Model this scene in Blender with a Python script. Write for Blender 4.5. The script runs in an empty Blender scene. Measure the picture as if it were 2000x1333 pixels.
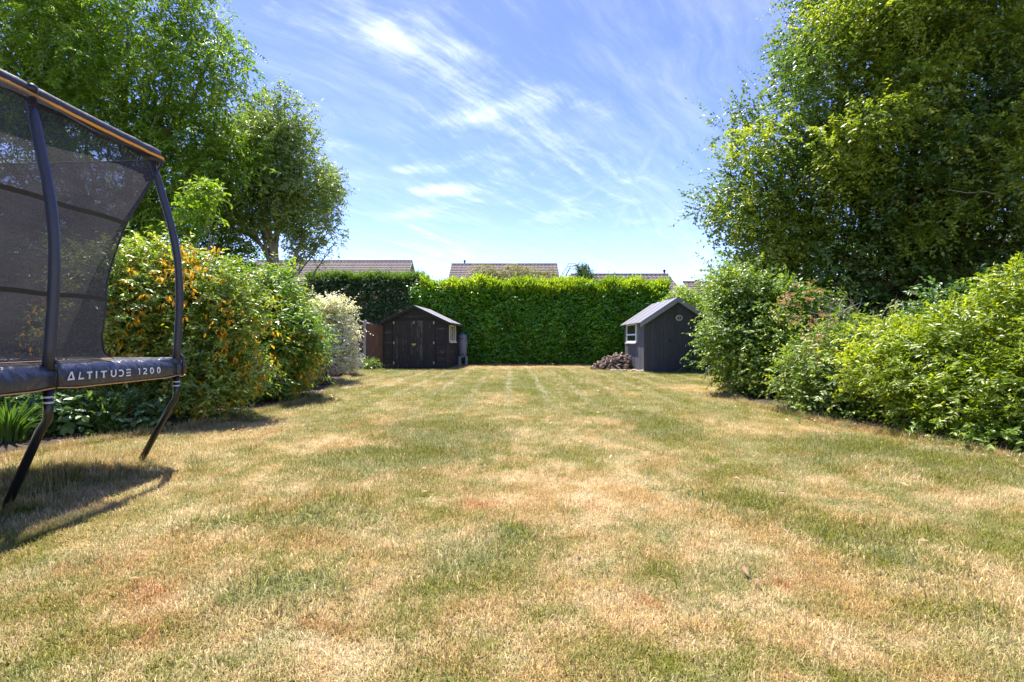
import bpy, bmesh, math, random
import numpy as np
from mathutils import Vector, Matrix, Euler

sc = bpy.context.scene
COL = sc.collection
R = math.radians

# ------------------------------------------------------------------ camera, sky, sun, exposure
EYE = 1.1
cam_d = bpy.data.cameras.new('camera'); cam = bpy.data.objects.new('camera', cam_d); COL.objects.link(cam)
cam.location = (0, 0, EYE); cam.rotation_euler = (R(90), 0, 0)
cam_d.lens = 18.0; cam_d.sensor_width = 36.0; cam_d.clip_start = 0.05; cam_d.clip_end = 3000
sc.camera = cam
SUN = Vector((-0.20, 0.42, 1.0)).normalized()
SUN_EL = math.asin(SUN.z); SUN_AZ = math.atan2(SUN.x, SUN.y)
sun_d = bpy.data.lights.new('sun', 'SUN'); sun = bpy.data.objects.new('sun', sun_d); COL.objects.link(sun)
sun_d.energy = 3.0; sun_d.angle = R(0.53); sun_d.color = (1.0, 0.95, 0.86)
sun.rotation_euler = SUN.to_track_quat('Z', 'Y').to_euler(); sun.location = (-3, 10, 20)
sc.view_settings.view_transform = 'Standard'; sc.view_settings.look = 'None'
sc.view_settings.gamma = 1.0; sc.view_settings.use_curve_mapping = False
sc.view_settings.exposure = 1.87
SKY_STRENGTH = 0.088
sc.render.engine = 'CYCLES'
cy = sc.cycles
cy.max_bounces = 8; cy.diffuse_bounces = 4; cy.glossy_bounces = 2; cy.transmission_bounces = 4; cy.transparent_max_bounces = 12
cy.use_denoising = True
cy.sample_clamp_indirect = 6.0
cy.caustics_reflective = False; cy.caustics_refractive = False

# ------------------------------------------------------------------ node helpers
class NT:
    def __init__(s, tree): s.t = tree
    def n(s, typ, ins=None, **kw):
        nd = s.t.nodes.new(typ)
        for k, v in kw.items(): setattr(nd, k, v)
        if ins:
            for k, v in ins.items(): s.put(nd.inputs[k], v)
        return nd
    def put(s, sock, v):
        if isinstance(v, bpy.types.NodeSocket): s.t.links.new(v, sock)
        else: sock.default_value = v
    def m(s, op, a, b=None, c=None, clamp=False):
        nd = s.t.nodes.new('ShaderNodeMath'); nd.operation = op; nd.use_clamp = clamp
        for i, v in enumerate((a, b, c)):
            if v is not None: s.put(nd.inputs[i], v)
        return nd.outputs[0]
    def noise(s, vec, scale, detail=4, rough=0.55, dist=0.0):
        nd = s.n('ShaderNodeTexNoise', {'Scale': scale, 'Detail': detail, 'Roughness': rough, 'Distortion': dist})
        if vec is not None: s.put(nd.inputs['Vector'], vec)
        return nd.outputs['Fac']
    def ramp(s, fac, stops, interp='LINEAR'):
        nd = s.t.nodes.new('ShaderNodeValToRGB'); s.put(nd.inputs[0], fac)
        cr = nd.color_ramp; cr.interpolation = interp
        while len(cr.elements) < len(stops): cr.elements.new(0.5)
        for e, (p, c) in zip(cr.elements, stops):
            e.position = p; e.color = (c, c, c, 1) if isinstance(c, (int, float)) else (*c, 1)
        return nd.outputs[0]
    def mix(s, fac, a, b, mode='MIX'):
        nd = s.t.nodes.new('ShaderNodeMix'); nd.data_type = 'RGBA'; nd.blend_type = mode
        s.put(nd.inputs[0], fac)
        for sock, v in ((nd.inputs[6], a), (nd.inputs[7], b)):
            s.put(sock, v if isinstance(v, bpy.types.NodeSocket) else (*v, 1) if len(v) == 3 else v)
        return nd.outputs[2]
    def smooth(s, v, a, b, lo=0.0, hi=1.0):
        nd = s.n('ShaderNodeMapRange', interpolation_type='SMOOTHSTEP')
        s.put(nd.inputs[0], v); s.put(nd.inputs[1], a); s.put(nd.inputs[2], b); s.put(nd.inputs[3], lo); s.put(nd.inputs[4], hi)
        return nd.outputs[0]
    def mapv(s, vec, loc=(0, 0, 0), rot=(0, 0, 0), scale=(1, 1, 1)):
        nd = s.n('ShaderNodeMapping'); s.put(nd.inputs[0], vec)
        nd.inputs[1].default_value = loc; nd.inputs[2].default_value = rot; nd.inputs[3].default_value = scale
        return nd.outputs[0]

def new_mat(name):
    m = bpy.data.materials.new(name); m.use_nodes = True
    m.node_tree.nodes.clear()
    t = NT(m.node_tree); out = t.n('ShaderNodeOutputMaterial')
    return m, t, out

def bump(t, h, strength, dist):
    return t.n('ShaderNodeBump', {'Height': h, 'Strength': strength, 'Distance': dist}).outputs[0]

# ------------------------------------------------------------------ world: clear summer sky with thin cirrus
wd = bpy.data.worlds.new('World'); sc.world = wd; wd.use_nodes = True
wd.node_tree.nodes.clear()
w = NT(wd.node_tree)
sky = w.n('ShaderNodeTexSky', sky_type='NISHITA'); sky.sun_disc = False
sky.sun_elevation = SUN_EL; sky.sun_rotation = SUN_AZ
sky.air_density = 1.0; sky.dust_density = 0.25; sky.ozone_density = 3.0; sky.altitude = 100
tc = w.n('ShaderNodeTexCoord').outputs['Generated']
sep = w.n('ShaderNodeSeparateXYZ', {0: tc})
zz = w.m('ADD', w.m('MAXIMUM', sep.outputs[2], 0.0), 0.15)
uu = w.m('DIVIDE', sep.outputs[0], zz); vv = w.m('DIVIDE', sep.outputs[1], zz)
uv = w.n('ShaderNodeCombineXYZ', {0: uu, 1: vv, 2: 0.0}).outputs[0]
def gauss(cu, cv, ru, rv, rot=0.0):
    q = w.mapv(uv, loc=(0, 0, 0))
    sub = w.n('ShaderNodeVectorMath', {0: uv, 1: (cu, cv, 0)}, operation='SUBTRACT').outputs[0]
    q = w.mapv(sub, rot=(0, 0, -rot))
    q = w.n('ShaderNodeVectorMath', {0: q, 1: (1 / ru, 1 / rv, 0)}, operation='MULTIPLY').outputs[0]
    ln = w.n('ShaderNodeVectorMath', {0: q}, operation='LENGTH').outputs['Value']
    return w.m('POWER', 2.718, w.m('MULTIPLY', w.m('MULTIPLY', ln, ln), -1.0))
def warped(scale, amt, seed, detail=4.0):
    nz = w.n('ShaderNodeTexNoise', {'Vector': w.mapv(uv, loc=(seed, seed * 1.7, 0)), 'Scale': scale, 'Detail': detail}).outputs['Color']
    nz = w.n('ShaderNodeVectorMath', {0: nz, 1: (0.5, 0.5, 0.5)}, operation='SUBTRACT').outputs[0]
    nz = w.n('ShaderNodeVectorMath', {0: nz, 'Scale': amt}, operation='SCALE').outputs[0]
    return w.n('ShaderNodeVectorMath', {0: uv, 1: nz}, operation='ADD').outputs[0]
uva = warped(0.9, 0.42, 2.3); uvb = warped(2.6, 0.22, 5.1)
def combed(v, ang, sc, loc): return w.mapv(w.mapv(v, rot=(0, 0, R(ang))), loc=loc, scale=sc)
fib = w.noise(combed(uva, -52, (1.1, 5.0, 1), (3.1, 1.7, 0)), 2.4, 14, 0.7)     # long combed fibres
fib2 = w.noise(combed(uvb, 38, (1.0, 4.5, 1), (6.1, 2.2, 0)), 2.2, 12, 0.66)
puff = w.noise(combed(uvb, -25, (1.5, 2.4, 1), (7.3, 4.2, 0)), 1.9, 10, 0.62)
veil = w.noise(combed(uva, -30, (0.7, 1.3, 1), (1.3, 9.2, 0)), 1.1, 6, 0.58)
cov = w.m('MULTIPLY', gauss(-0.24, 1.42, 0.34, 0.12, R(32)), 0.15)
for gu, gv, ru, rv, ro, am in ((-0.40, 2.02, .10, .05, 0, .26), (-0.28, 2.2, .16, .07, R(-8), .27), (-0.40, 2.45, .30, .10, R(-25), .13), (0.06, 1.58, .12, .09, R(-30), .15), (-0.10, 1.36, .09, .05, R(20), .16), (-0.31, 1.28, .10, .05, R(45), .15),
                               (0.36, 2.3, .45, .40, 0, .09), (0.10, 1.8, .35, .20, 0, .08), (-0.5, 3.3, .5, .5, 0, .12), (-.16, 1.66, .10, .05, R(-20), .12)):
    cov = w.m('ADD', cov, w.m('MULTIPLY', gauss(gu, gv, ru, rv, ro), am))
base = w.m('ADD', w.m('ADD', w.m('MULTIPLY', fib, 0.45), w.m('MULTIPLY', fib2, 0.2)), w.m('MULTIPLY', puff, 0.35))
cl = w.m('MULTIPLY', w.smooth(w.m('ADD', base, w.m('MULTIPLY', cov, .88)), 0.49, 1.02), 0.85)
cl = w.m('MULTIPLY', cl, w.smooth(fib, 0.25, 0.6, 0.55, 1.0))
vl = w.m('MULTIPLY', w.smooth(w.m('ADD', w.m('MULTIPLY', veil, 0.55), w.m('MULTIPLY', fib, 0.45)), 0.42, 0.80), 0.22)
# two old contrails
def trail(p, q, wd_, am):
    a = Vector((p[0], p[1])); b = Vector((q[0], q[1])); d = (b - a); L = d.length; ang = math.atan2(d.y, d.x); c = (a + b) / 2
    return w.m('MULTIPLY', gauss(c.x, c.y, L * .5, wd_, ang), w.m('MULTIPLY', w.smooth(fib2, .35, .65, .4, 1.0), am))
def sky_uv(px, py):
    v = Vector(((px - 1000) / 1000, 1.0, (666 - py) / 1000)).normalized(); return (v.x / (v.z + .15), v.y / (v.z + .15))
trails = w.m('MAXIMUM', trail(sky_uv(1195, 455), sky_uv(1310, 220), .02, .12), trail(sky_uv(1110, 410), sky_uv(1250, 300), .014, .07))
trails = w.m('MAXIMUM', trails, trail(sky_uv(740, 415), sky_uv(925, 495), .03, .25))
cl = w.m('MAXIMUM', cl, trails)
# low veil towards the horizon, all the way round
hz = w.smooth(sep.outputs[2], 0.0, 0.30, 0.12, 0.0)
cloud = w.m('MAXIMUM', w.m('MAXIMUM', cl, vl), w.m('MULTIPLY', hz, w.smooth(fib, 0.3, 0.7, 0.55, 1.0)))
skyc = w.n('ShaderNodeHueSaturation', {'Hue': 0.532, 'Saturation': 1.22, 'Value': 1.0, 'Color': sky.outputs[0]}).outputs[0]
SKYW = (6.5, 6.9, 7.7)
colr = w.mix(cloud, skyc, SKYW)
bg = w.n('ShaderNodeBackground', {'Color': colr, 'Strength': SKY_STRENGTH})
wo = w.n('ShaderNodeOutputWorld'); wd.node_tree.links.new(bg.outputs[0], wo.inputs[0])

# ------------------------------------------------------------------ object helpers
def tag(o, label=None, cat=None, group=None, kind=None):
    if label: o['label'] = label
    if cat: o['category'] = cat
    if group: o['group'] = group
    if kind: o['kind'] = kind
    return o
def empty(name, label, cat, loc=(0, 0, 0), rz=0.0, group=None):
    o = bpy.data.objects.new(name, None); COL.objects.link(o)
    o.location = loc; o.rotation_euler = (0, 0, rz); o.empty_display_size = 0.2
    return tag(o, label, cat, group)
def link(name, me, parent=None, loc=None, rot=None, scale=None):
    o = bpy.data.objects.new(name, me); COL.objects.link(o)
    if parent: o.parent = parent
    if loc is not None: o.location = loc
    if rot is not None: o.rotation_euler = rot
    if scale is not None: o.scale = scale
    return o

class MB:
    """collects simple shapes into one mesh"""
    def __init__(s): s.v = []; s.f = []
    def add(s, vs, fs):
        b = len(s.v); s.v += [tuple(v) for v in vs]; s.f += [tuple(b + i for i in f) for f in fs]; return s
    def box(s, x0, x1, y0, y1, z0, z1):
        return s.add([(x0, y0, z0), (x1, y0, z0), (x1, y1, z0), (x0, y1, z0), (x0, y0, z1), (x1, y0, z1), (x1, y1, z1), (x0, y1, z1)],
                     [(0, 3, 2, 1), (4, 5, 6, 7), (0, 1, 5, 4), (1, 2, 6, 5), (2, 3, 7, 6), (3, 0, 4, 7)])
    def prism(s, poly, axis, a, b):
        """poly: 2d points in the plane across axis ('x': (y,z); 'y': (x,z); 'z': (x,y)), extruded a..b"""
        def P(p, t): return (t, p[0], p[1]) if axis == 'x' else (p[0], t, p[1]) if axis == 'y' else (p[0], p[1], t)
        n = len(poly)
        fs = [tuple(range(n))[::-1], tuple(range(n, 2 * n))] + [(i, (i + 1) % n, n + (i + 1) % n, n + i) for i in range(n)]
        return s.add([P(p, a) for p in poly] + [P(p, b) for p in poly], fs)
    def tube(s, pts, rad, k=8, cap=True):
        pts = [Vector(p) for p in pts]; n = len(pts)
        rad = [rad] * n if isinstance(rad, (int, float)) else rad
        ref = None; vs = []
        for i, p in enumerate(pts):
            t = (pts[min(i + 1, n - 1)] - pts[max(i - 1, 0)]).normalized()
            if ref is None:
                ref = t.orthogonal().normalized()
            ref = (ref - t * ref.dot(t)).normalized(); b = t.cross(ref)
            for j in range(k):
                a = 2 * math.pi * j / k
                vs.append(p + (ref * math.cos(a) + b * math.sin(a)) * rad[i])
        fs = [(i * k + j, i * k + (j + 1) % k, (i + 1) * k + (j + 1) % k, (i + 1) * k + j) for i in range(n - 1) for j in range(k)]
        if cap: fs += [tuple(range(k))[::-1], tuple((n - 1) * k + j for j in range(k))]
        return s.add(vs, fs)
    def lathe(s, prof, c=(0, 0, 0), k=20):
        vs = []; n = len(prof)
        for r, z in prof:
            for j in range(k):
                a = 2 * math.pi * j / k; vs.append((c[0] + r * math.cos(a), c[1] + r * math.sin(a), c[2] + z))
        fs = [(i * k + j, i * k + (j + 1) % k, (i + 1) * k + (j + 1) % k, (i + 1) * k + j) for i in range(n - 1) for j in range(k)]
        fs += [tuple(range(k))[::-1], tuple((n - 1) * k + j for j in range(k))]
        return s.add(vs, fs)
    def mesh(s, name, mat=None, smooth=False, bev=0.0):
        me = bpy.data.meshes.new(name); me.from_pydata(s.v, [], s.f)
        if bev:
            bm = bmesh.new(); bm.from_mesh(me)
            bmesh.ops.recalc_face_normals(bm, faces=bm.faces)
            bmesh.ops.bevel(bm, geom=bm.edges[:], offset=bev, segments=1, affect='EDGES', profile=0.5)
            bm.to_mesh(me); bm.free()
        else:
            bm = bmesh.new(); bm.from_mesh(me); bmesh.ops.recalc_face_normals(bm, faces=bm.faces); bm.to_mesh(me); bm.free()
        if smooth: me.polygons.foreach_set('use_smooth', [True] * len(me.polygons))
        if mat: me.materials.append(mat)
        me.update(); return me
    def build(s, name, mat, parent=None, smooth=False, bev=0.0, **kw):
        return link(name, s.mesh(name, mat, smooth, bev), parent, **kw)

def raw_mesh(name, V, loops, starts, mat, attrs=None):
    me = bpy.data.meshes.new(name)
    V = np.ascontiguousarray(V, dtype=np.float32)
    me.vertices.add(len(V)); me.vertices.foreach_set('co', V.ravel())
    me.loops.add(len(loops)); me.loops.foreach_set('vertex_index', loops.astype(np.int32))
    me.polygons.add(len(starts)); me.polygons.foreach_set('loop_start', starts.astype(np.int32))
    if mat: me.materials.append(mat)
    for k, a in (attrs or {}).items():
        at = me.attributes.new(k, 'FLOAT', 'POINT'); at.data.foreach_set('value', a.astype(np.float32))
    me.update(calc_edges=True); return me

# ------------------------------------------------------------------ materials
def simple(name, col, rough=0.6, spec=0.4, metal=0.0, var=0.0, scale=8.0, bmp=0.0, rnd=0.0):
    m, t, out = new_mat(name)
    c = (*col, 1)
    if var or rnd:
        pos = t.n('ShaderNodeTexCoord').outputs['Object']
        f = t.noise(pos, scale, 5, 0.6)
        k = t.m('ADD', t.m('MULTIPLY', t.m('SUBTRACT', f, 0.5), 2 * var), 1.0)
        if rnd:
            k = t.m('MULTIPLY', k, t.m('ADD', t.m('MULTIPLY', t.m('SUBTRACT', t.n('ShaderNodeObjectInfo').outputs['Random'], 0.5), 2 * rnd), 1.0))
        cn = t.n('ShaderNodeVectorMath', {0: col, 'Scale': k}, operation='SCALE').outputs[0]
    b = t.n('ShaderNodeBsdfPrincipled', {'Base Color': c, 'Roughness': rough, 'Specular IOR Level': spec, 'Metallic': metal})
    if var or rnd: t.put(b.inputs['Base Color'], cn)
    if bmp:
        pos = t.n('ShaderNodeTexCoord').outputs['Object']
        t.put(b.inputs['Normal'], bump(t, t.noise(pos, scale * 3, 5), 0.6, bmp))
    t.put(out.inputs[0], b.outputs[0]); return m

LEAF_GAIN = 2.0
def leaf_mat(name, stops, trans=0.4, tcol=(1.25, 1.2, 0.55), rough=0.42, spec=0.45, tgain=1.25):
    """stops: colours over the per-leaf tint 0..1; light also passes through the blade"""
    m, t, out = new_mat(name)
    a = t.n('ShaderNodeAttribute', attribute_name='tint').outputs['Fac']
    col = t.ramp(a, [(p, tuple(min(.8, c * g_) for c, g_ in zip(cc, (LEAF_GAIN, LEAF_GAIN * 1.02, LEAF_GAIN * .75)))) for p, cc in stops])
    b = t.n('ShaderNodeBsdfPrincipled', {'Base Color': col, 'Roughness': rough, 'Specular IOR Level': spec})
    tc_ = t.mix(1.0, col, tuple(c * tgain for c in tcol), 'MULTIPLY')
    tr = t.n('ShaderNodeBsdfTranslucent', {'Color': tc_})
    mx = t.n('ShaderNodeMixShader', {0: trans}); t.put(mx.inputs[1], b.outputs[0]); t.put(mx.inputs[2], tr.outputs[0])
    t.put(out.inputs[0], mx.outputs[0]); return m

def bark_mat(name, a, b, scale=14):
    m, t, out = new_mat(name)
    pos = t.mapv(t.n('ShaderNodeTexCoord').outputs['Object'], scale=(1, 1, 0.25))
    f = t.noise(pos, scale, 6, 0.65)
    p = t.n('ShaderNodeBsdfPrincipled', {'Base Color': t.ramp(f, [(0.3, a), (0.7, b)]), 'Roughness': 0.85, 'Specular IOR Level': 0.2})
    t.put(p.inputs['Normal'], bump(t, f, 0.8, 0.02)); t.put(out.inputs[0], p.outputs[0]); return m

def wood_mat(name, base, worn, grain_axis='z', wear=0.5, rough=0.75):
    m, t, out = new_mat(name)
    pos = t.n('ShaderNodeTexCoord').outputs['Object']
    rnd = t.n('ShaderNodeObjectInfo').outputs['Random']
    off = t.n('ShaderNodeCombineXYZ', {0: t.m('MULTIPLY', rnd, 37.0), 1: t.m('MULTIPLY', rnd, 11.0), 2: t.m('MULTIPLY', rnd, 23.0)}).outputs[0]
    pos = t.n('ShaderNodeVectorMath', {0: pos, 1: off}, operation='ADD').outputs[0]
    scl = (1, 1, 0.06) if grain_axis == 'z' else (0.06, 1, 1) if grain_axis == 'x' else (1, 0.06, 1)
    g = t.noise(t.mapv(pos, scale=scl), 45, 6, 0.7)
    p2 = t.noise(t.mapv(pos, scale=tuple(0.5 + 0.5 * s_ for s_ in scl)), 5, 5, 0.7)
    f = t.m('ADD', t.m('MULTIPLY', g, 0.6), t.m('MULTIPLY', p2, 0.5))
    f = t.m('ADD', f, t.m('MULTIPLY', t.m('SUBTRACT', rnd, 0.5), 0.14))
    c = t.ramp(f, [(0.45, base), (0.62, tuple(x * 1.25 for x in base)), (0.60 + 0.20 * (1.2 - wear), worn)])
    p = t.n('ShaderNodeBsdfPrincipled', {'Base Color': c, 'Roughness': rough, 'Specular IOR Level': 0.3})
    t.put(p.inputs['Normal'], bump(t, g, 0.5, 0.004)); t.put(out.inputs[0], p.outputs[0]); return m

# lawn colour field, shared by the turf and the blades; value in world metres
BLOBS = []   # (x, y, rx, ry, amount): patches of greener (+) or drier (-) turf
def gp(px, py):
    D = EYE * 1000 / (py - 666.0); return ((px - 1000) / 1000 * D, D)
for px, py, rx, ry, a in [(990, 1050, 60, 28, .34), (540, 1165, 110, 45, .22), (900, 1110, 80, 30, .15), (640, 1010, 120, 40, .14), (1440, 990, 90, 40, .2),
                          (1680, 1060, 130, 60, .24), (1760, 900, 200, 35, .18), (1280, 830, 60, 25, .16), (860, 850, 130, 35, .14), (760, 900, 180, 30, .14),
                          (1000, 750, 260, 16, .08), (1170, 790, 120, 20, .12), (880, 880, 60, 20, .1), (1900, 1200, 90, 50, .16), (430, 1035, 80, 25, .14), (1380, 1120, 100, 30, .1),
                          (1500, 910, 120, 22, .12), (1650, 870, 120, 20, .2), (300, 1180, 90, 40, -.12), (470, 1090, 90, 30, .1), (1130, 970, 200, 60, -.22), (1240, 1200, 200, 70, -.2), (640, 860, 150, 22, -.2),
                          (500, 840, 90, 20, -.15), (930, 985, 70, 18, -.2), (700, 1290, 200, 40, -.1), (1600, 1260, 120, 50, -.14), (1900, 980, 120, 20, -.14), (1020, 714, 200, 6, -.35), (760, 750, 120, 8, -.2), (760, 722, 60, 6, .4), (1330, 733, 80, 5, .35),
                          (1350, 760, 90, 12, -.2), (1560, 800, 90, 10, -.2), (150, 1010, 120, 25, -.05), (40, 960, 60, 40, .1)]:
    x, y = gp(px, py); x2, _ = gp(px + rx, py); _, ya = gp(px, py - min(ry, (py - 667) * .6)); _, yb = gp(px, py + ry)
    BLOBS.append((x, y, x2 - x, max(0.08, (ya - yb) / 2), a))
ORANGE = [(930, 985, 55, 14), (310, 1160, 90, 40), (550, 1005, 20, 10), (860, 882, 45, 10), (1445, 890, 30, 8), (620, 975, 40, 12), (1900, 905, 60, 8), (180, 1120, 70, 35), (1490, 925, 60, 10), (1250, 1180, 60, 20), (300, 1250, 120, 40), (640, 1245, 80, 20), (700, 830, 120, 10), (1540, 1150, 70, 20)]
def make_lawn_group():
    g = bpy.data.node_groups.new('lawn_colour', 'ShaderNodeTree')
    g.interface.new_socket('Rand', in_out='INPUT', socket_type='NodeSocketFloat')
    g.interface.new_socket('Color', in_out='OUTPUT', socket_type='NodeSocketColor')
    g.interface.new_socket('Green', in_out='OUTPUT', socket_type='NodeSocketFloat')
    t = NT(g); gi = t.n('NodeGroupInput'); go = t.n('NodeGroupOutput')
    pos = t.n('ShaderNodeNewGeometry').outputs['Position']
    flat = t.n('ShaderNodeVectorMath', {0: pos, 1: (1, 1, 0)}, operation='MULTIPLY').outputs[0]
    wv = t.n('ShaderNodeTexNoise', {'Vector': flat, 'Scale': 3.0, 'Detail': 5.0}).outputs['Color']
    wv = t.n('ShaderNodeVectorMath', {0: wv, 1: (0.5, 0.5, 0.5)}, operation='SUBTRACT').outputs[0]
    wv = t.n('ShaderNodeVectorMath', {0: wv, 'Scale': 0.5}, operation='SCALE').outputs[0]
    wp = t.n('ShaderNodeVectorMath', {0: flat, 1: wv}, operation='ADD').outputs[0]
    n1 = t.noise(t.mapv(flat, scale=(1.0, 0.75, 1)), 0.75, 5, 0.6, 0.4)
    n2 = t.noise(t.mapv(flat, loc=(4, 9, 0)), 2.6, 5, 0.65, 0.3)
    n3 = t.noise(t.mapv(flat, loc=(2, 3, 0), scale=(2.4, 0.10, 1)), 1.0, 3, 0.6)
    gsum = t.m('ADD', t.m('MULTIPLY', n1, 0.95), t.m('MULTIPLY', n2, 0.95))
    gsum = t.m('ADD', gsum, t.m('MULTIPLY', n3, 0.35))
    n4 = t.noise(t.mapv(flat, loc=(14, 2, 0)), 6.5, 4, 0.7)
    sx = t.n('ShaderNodeSeparateXYZ', {0: flat})
    band = t.m('MULTIPLY', t.m('SINE', t.m('MULTIPLY', sx.outputs[0], 2 * math.pi / 1.5)), t.smooth(sx.outputs[1], 4.0, 10.0, .0, .045))
    gsum = t.m('ADD', t.m('ADD', gsum, band), t.m('MULTIPLY', t.m('SUBTRACT', n4, 0.5), 1.0))
    gsum = t.m('SUBTRACT', gsum, 0.652)
    sx = t.n('ShaderNodeSeparateXYZ', {0: flat})
    far = t.smooth(sx.outputs[1], 3.0, 11.0, -0.04, 0.10)
    gsum = t.m('ADD', gsum, far)
    def blob(x, y, rx, ry):
        q = t.n('ShaderNodeVectorMath', {0: wp, 1: (x, y, 0)}, operation='SUBTRACT').outputs[0]
        q = t.n('ShaderNodeVectorMath', {0: q, 1: (1 / max(rx, .05), 1 / max(ry, .05), 0)}, operation='MULTIPLY').outputs[0]
        l = t.n('ShaderNodeVectorMath', {0: q}, operation='LENGTH').outputs['Value']
        return t.smooth(l, 0.25, 1.35, 1.0, 0.0)
    for x, y, rx, ry, a in BLOBS:
        gsum = t.m('ADD', gsum, t.m('MULTIPLY', blob(x, y, rx, ry), a * 1.25))
    org = t.smooth(t.noise(t.mapv(flat, loc=(11, 5, 0)), 1.5, 4, 0.6), 0.58, 0.75, 0.0, 0.6)
    orn = t.smooth(t.noise(flat, 9, 4, .7), .3, .6, .3, 1.0)
    for px, py, rx, ry in ORANGE:
        x, y = gp(px, py); x2, _ = gp(px + rx, py); _, ya = gp(px, py - ry); _, yb = gp(px, py + ry)
        org = t.m('MAXIMUM', org, t.m('MULTIPLY', blob(x, y, x2 - x, (ya - yb) / 2), orn))
    fac = t.m('ADD', gsum, t.m('MULTIPLY', t.m('SUBTRACT', gi.outputs['Rand'], 0.5), 0.62))
    straw = t.mix(t.smooth(t.noise(t.mapv(flat, loc=(1, 8, 0)), 2.2, 5, 0.65), .36, .66), (.55, .38, .145), (.75, .59, .32))
    straw = t.mix(org, straw, (.52, .275, .10))
    gcol = t.mix(t.smooth(t.noise(t.mapv(flat, loc=(21, 3, 0)), 1.3, 4, .6), .42, .62), (.195, .22, .018), (.285, .305, .11))
    gcol = t.mix(t.m('MULTIPLY', gi.outputs['Rand'], 0.5), gcol, (.33, .29, .065))
    k = t.smooth(fac, 0.20, 0.66)
    col = t.mix(k, straw, gcol)
    wig = t.m('MULTIPLY', t.noise(flat, 0.8, 3), 0.22)
    ph = t.m('ABSOLUTE', t.m('SUBTRACT', t.m('FRACT', t.m('ADD', t.m('DIVIDE', sx.outputs[0], 0.75), wig)), 0.5))
    tracks = t.smooth(ph, 0.33, 0.48)
    tracks = t.m('MULTIPLY', tracks, t.smooth(t.noise(t.mapv(flat, scale=(2.2, .8, 1)), 3.0, 6, .75), .42, .64))
    tracks = t.m('MULTIPLY', tracks, t.smooth(sx.outputs[1], 5.0, 13.0, 0.0, 0.72))
    col = t.mix(tracks, col, (.66, .58, .40))
    t.put(go.inputs['Color'], col); t.put(go.inputs['Green'], k)
    return g
LAWN = make_lawn_group()
def lawn_mats():
    m, t, out = new_mat('turf')
    pos = t.n('ShaderNodeNewGeometry').outputs['Position']
    rnd = t.noise(t.mapv(pos, scale=(1, .6, 1)), 60, 4, 0.75)
    rn2 = t.smooth(rnd, 0.3, 0.7)
    g = t.n('ShaderNodeGroup'); g.node_tree = LAWN; t.put(g.inputs[0], rn2)
    dk = t.mix(1.0, g.outputs['Color'], t.ramp(t.noise(pos, 130, 3, 0.7), [(0.32, 0.34), (0.62, 1.0)]), 'MULTIPLY')
    b = t.n('ShaderNodeBsdfPrincipled', {'Base Color': dk, 'Roughness': 0.95, 'Specular IOR Level': 0.1})
    t.put(b.inputs['Normal'], bump(t, t.noise(pos, 70, 5, 0.7), 1.0, 0.03)); t.put(out.inputs[0], b.outputs[0])
    m2, t, out = new_mat('grass_blade')
    a = t.n('ShaderNodeAttribute', attribute_name='tint').outputs['Fac']
    oi = t.n('ShaderNodeObjectInfo').outputs['Random']
    rn = t.m('ADD', t.m('MULTIPLY', a, 0.75), t.m('MULTIPLY', oi, 0.25))
    g = t.n('ShaderNodeGroup'); g.node_tree = LAWN; t.put(g.inputs[0], rn)
    k = t.m('ADD', 0.62, t.m('MULTIPLY', t.m('FRACT', t.m('MULTIPLY', a, 7.13)), 0.85))
    c = t.n('ShaderNodeVectorMath', {0: g.outputs['Color'], 'Scale': k}, operation='SCALE').outputs[0]
    b = t.n('ShaderNodeBsdfPrincipled', {'Base Color': c, 'Roughness': 0.5, 'Specular IOR Level': 0.32})
    tr = t.n('ShaderNodeBsdfTranslucent', {'Color': c})
    mx = t.n('ShaderNodeMixShader', {0: 0.35}); t.put(mx.inputs[1], b.outputs[0]); t.put(mx.inputs[2], tr.outputs[0])
    t.put(out.inputs[0], mx.outputs[0])
    return m, m2
M_TURF, M_BLADE = lawn_mats()

M_SOIL = simple('soil', (.085, .062, .042), 0.95, 0.1, var=0.45, scale=9, bmp=0.03)
M_BLACKWOOD_H = wood_mat('black_stained_board', (.032, .028, .026), (.17, .145, .12), 'x', 0.55)
M_BLACKWOOD_S = wood_mat('black_stained_side_board', (.032, .028, .026), (.17, .145, .12), 'y', 0.5)
M_BLACKWOOD_V = wood_mat('black_stained_door', (.034, .0295, .028), (.175, .15, .13), 'z', 0.55)
M_SLATE_V = wood_mat('slate_paint_board', (.060, .064, .072), (.10, .10, .09), 'z', 0.3, 0.55)
M_SLATE_SIDE = wood_mat('sunlit_slate_board', (.105, .11, .125), (.25, .245, .25), 'z', 0.5, 0.6)  # side wall's sunlight put into the board colour, paler than the front
M_HULL = simple('dark_inside_wall', (.012, .012, .013), 0.8)
M_FELT = simple('grey_roof_felt', (.36, .35, .36), 0.42, 0.6, var=0.2, scale=14, bmp=0.004)
M_FELT_PALE = simple('pale_roof_felt', (.20, .195, .205), 0.5, 0.5, var=0.15, scale=10, bmp=0.004)
M_BARGE = simple('grey_bargeboard', (.27, .27, .28), 0.6, 0.3, var=0.1)
M_BLACKTRIM = simple('black_trim', (.022, .02, .02), 0.65, 0.3, var=0.3)
M_CREAM = simple('cream_paint', (.70, .67, .55), 0.5, 0.4, var=0.1)
M_WHITE = simple('white_paint', (.78, .78, .78), 0.45, 0.4, var=0.05)
M_BRASS = simple('pale_brass', (.55, .42, .2), 0.4, 0.5, 0.6)
M_STEEL = simple('dull_steel', (.35, .34, .32), 0.45, 0.5, 0.7)
M_BUTT = simple('grey_plastic', (.22, .235, .26), 0.5, 0.5, var=0.15, scale=4)
M_BUTT_LID = simple('grey_lid_plastic', (.2, .215, .24), 0.5, 0.5)
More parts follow.
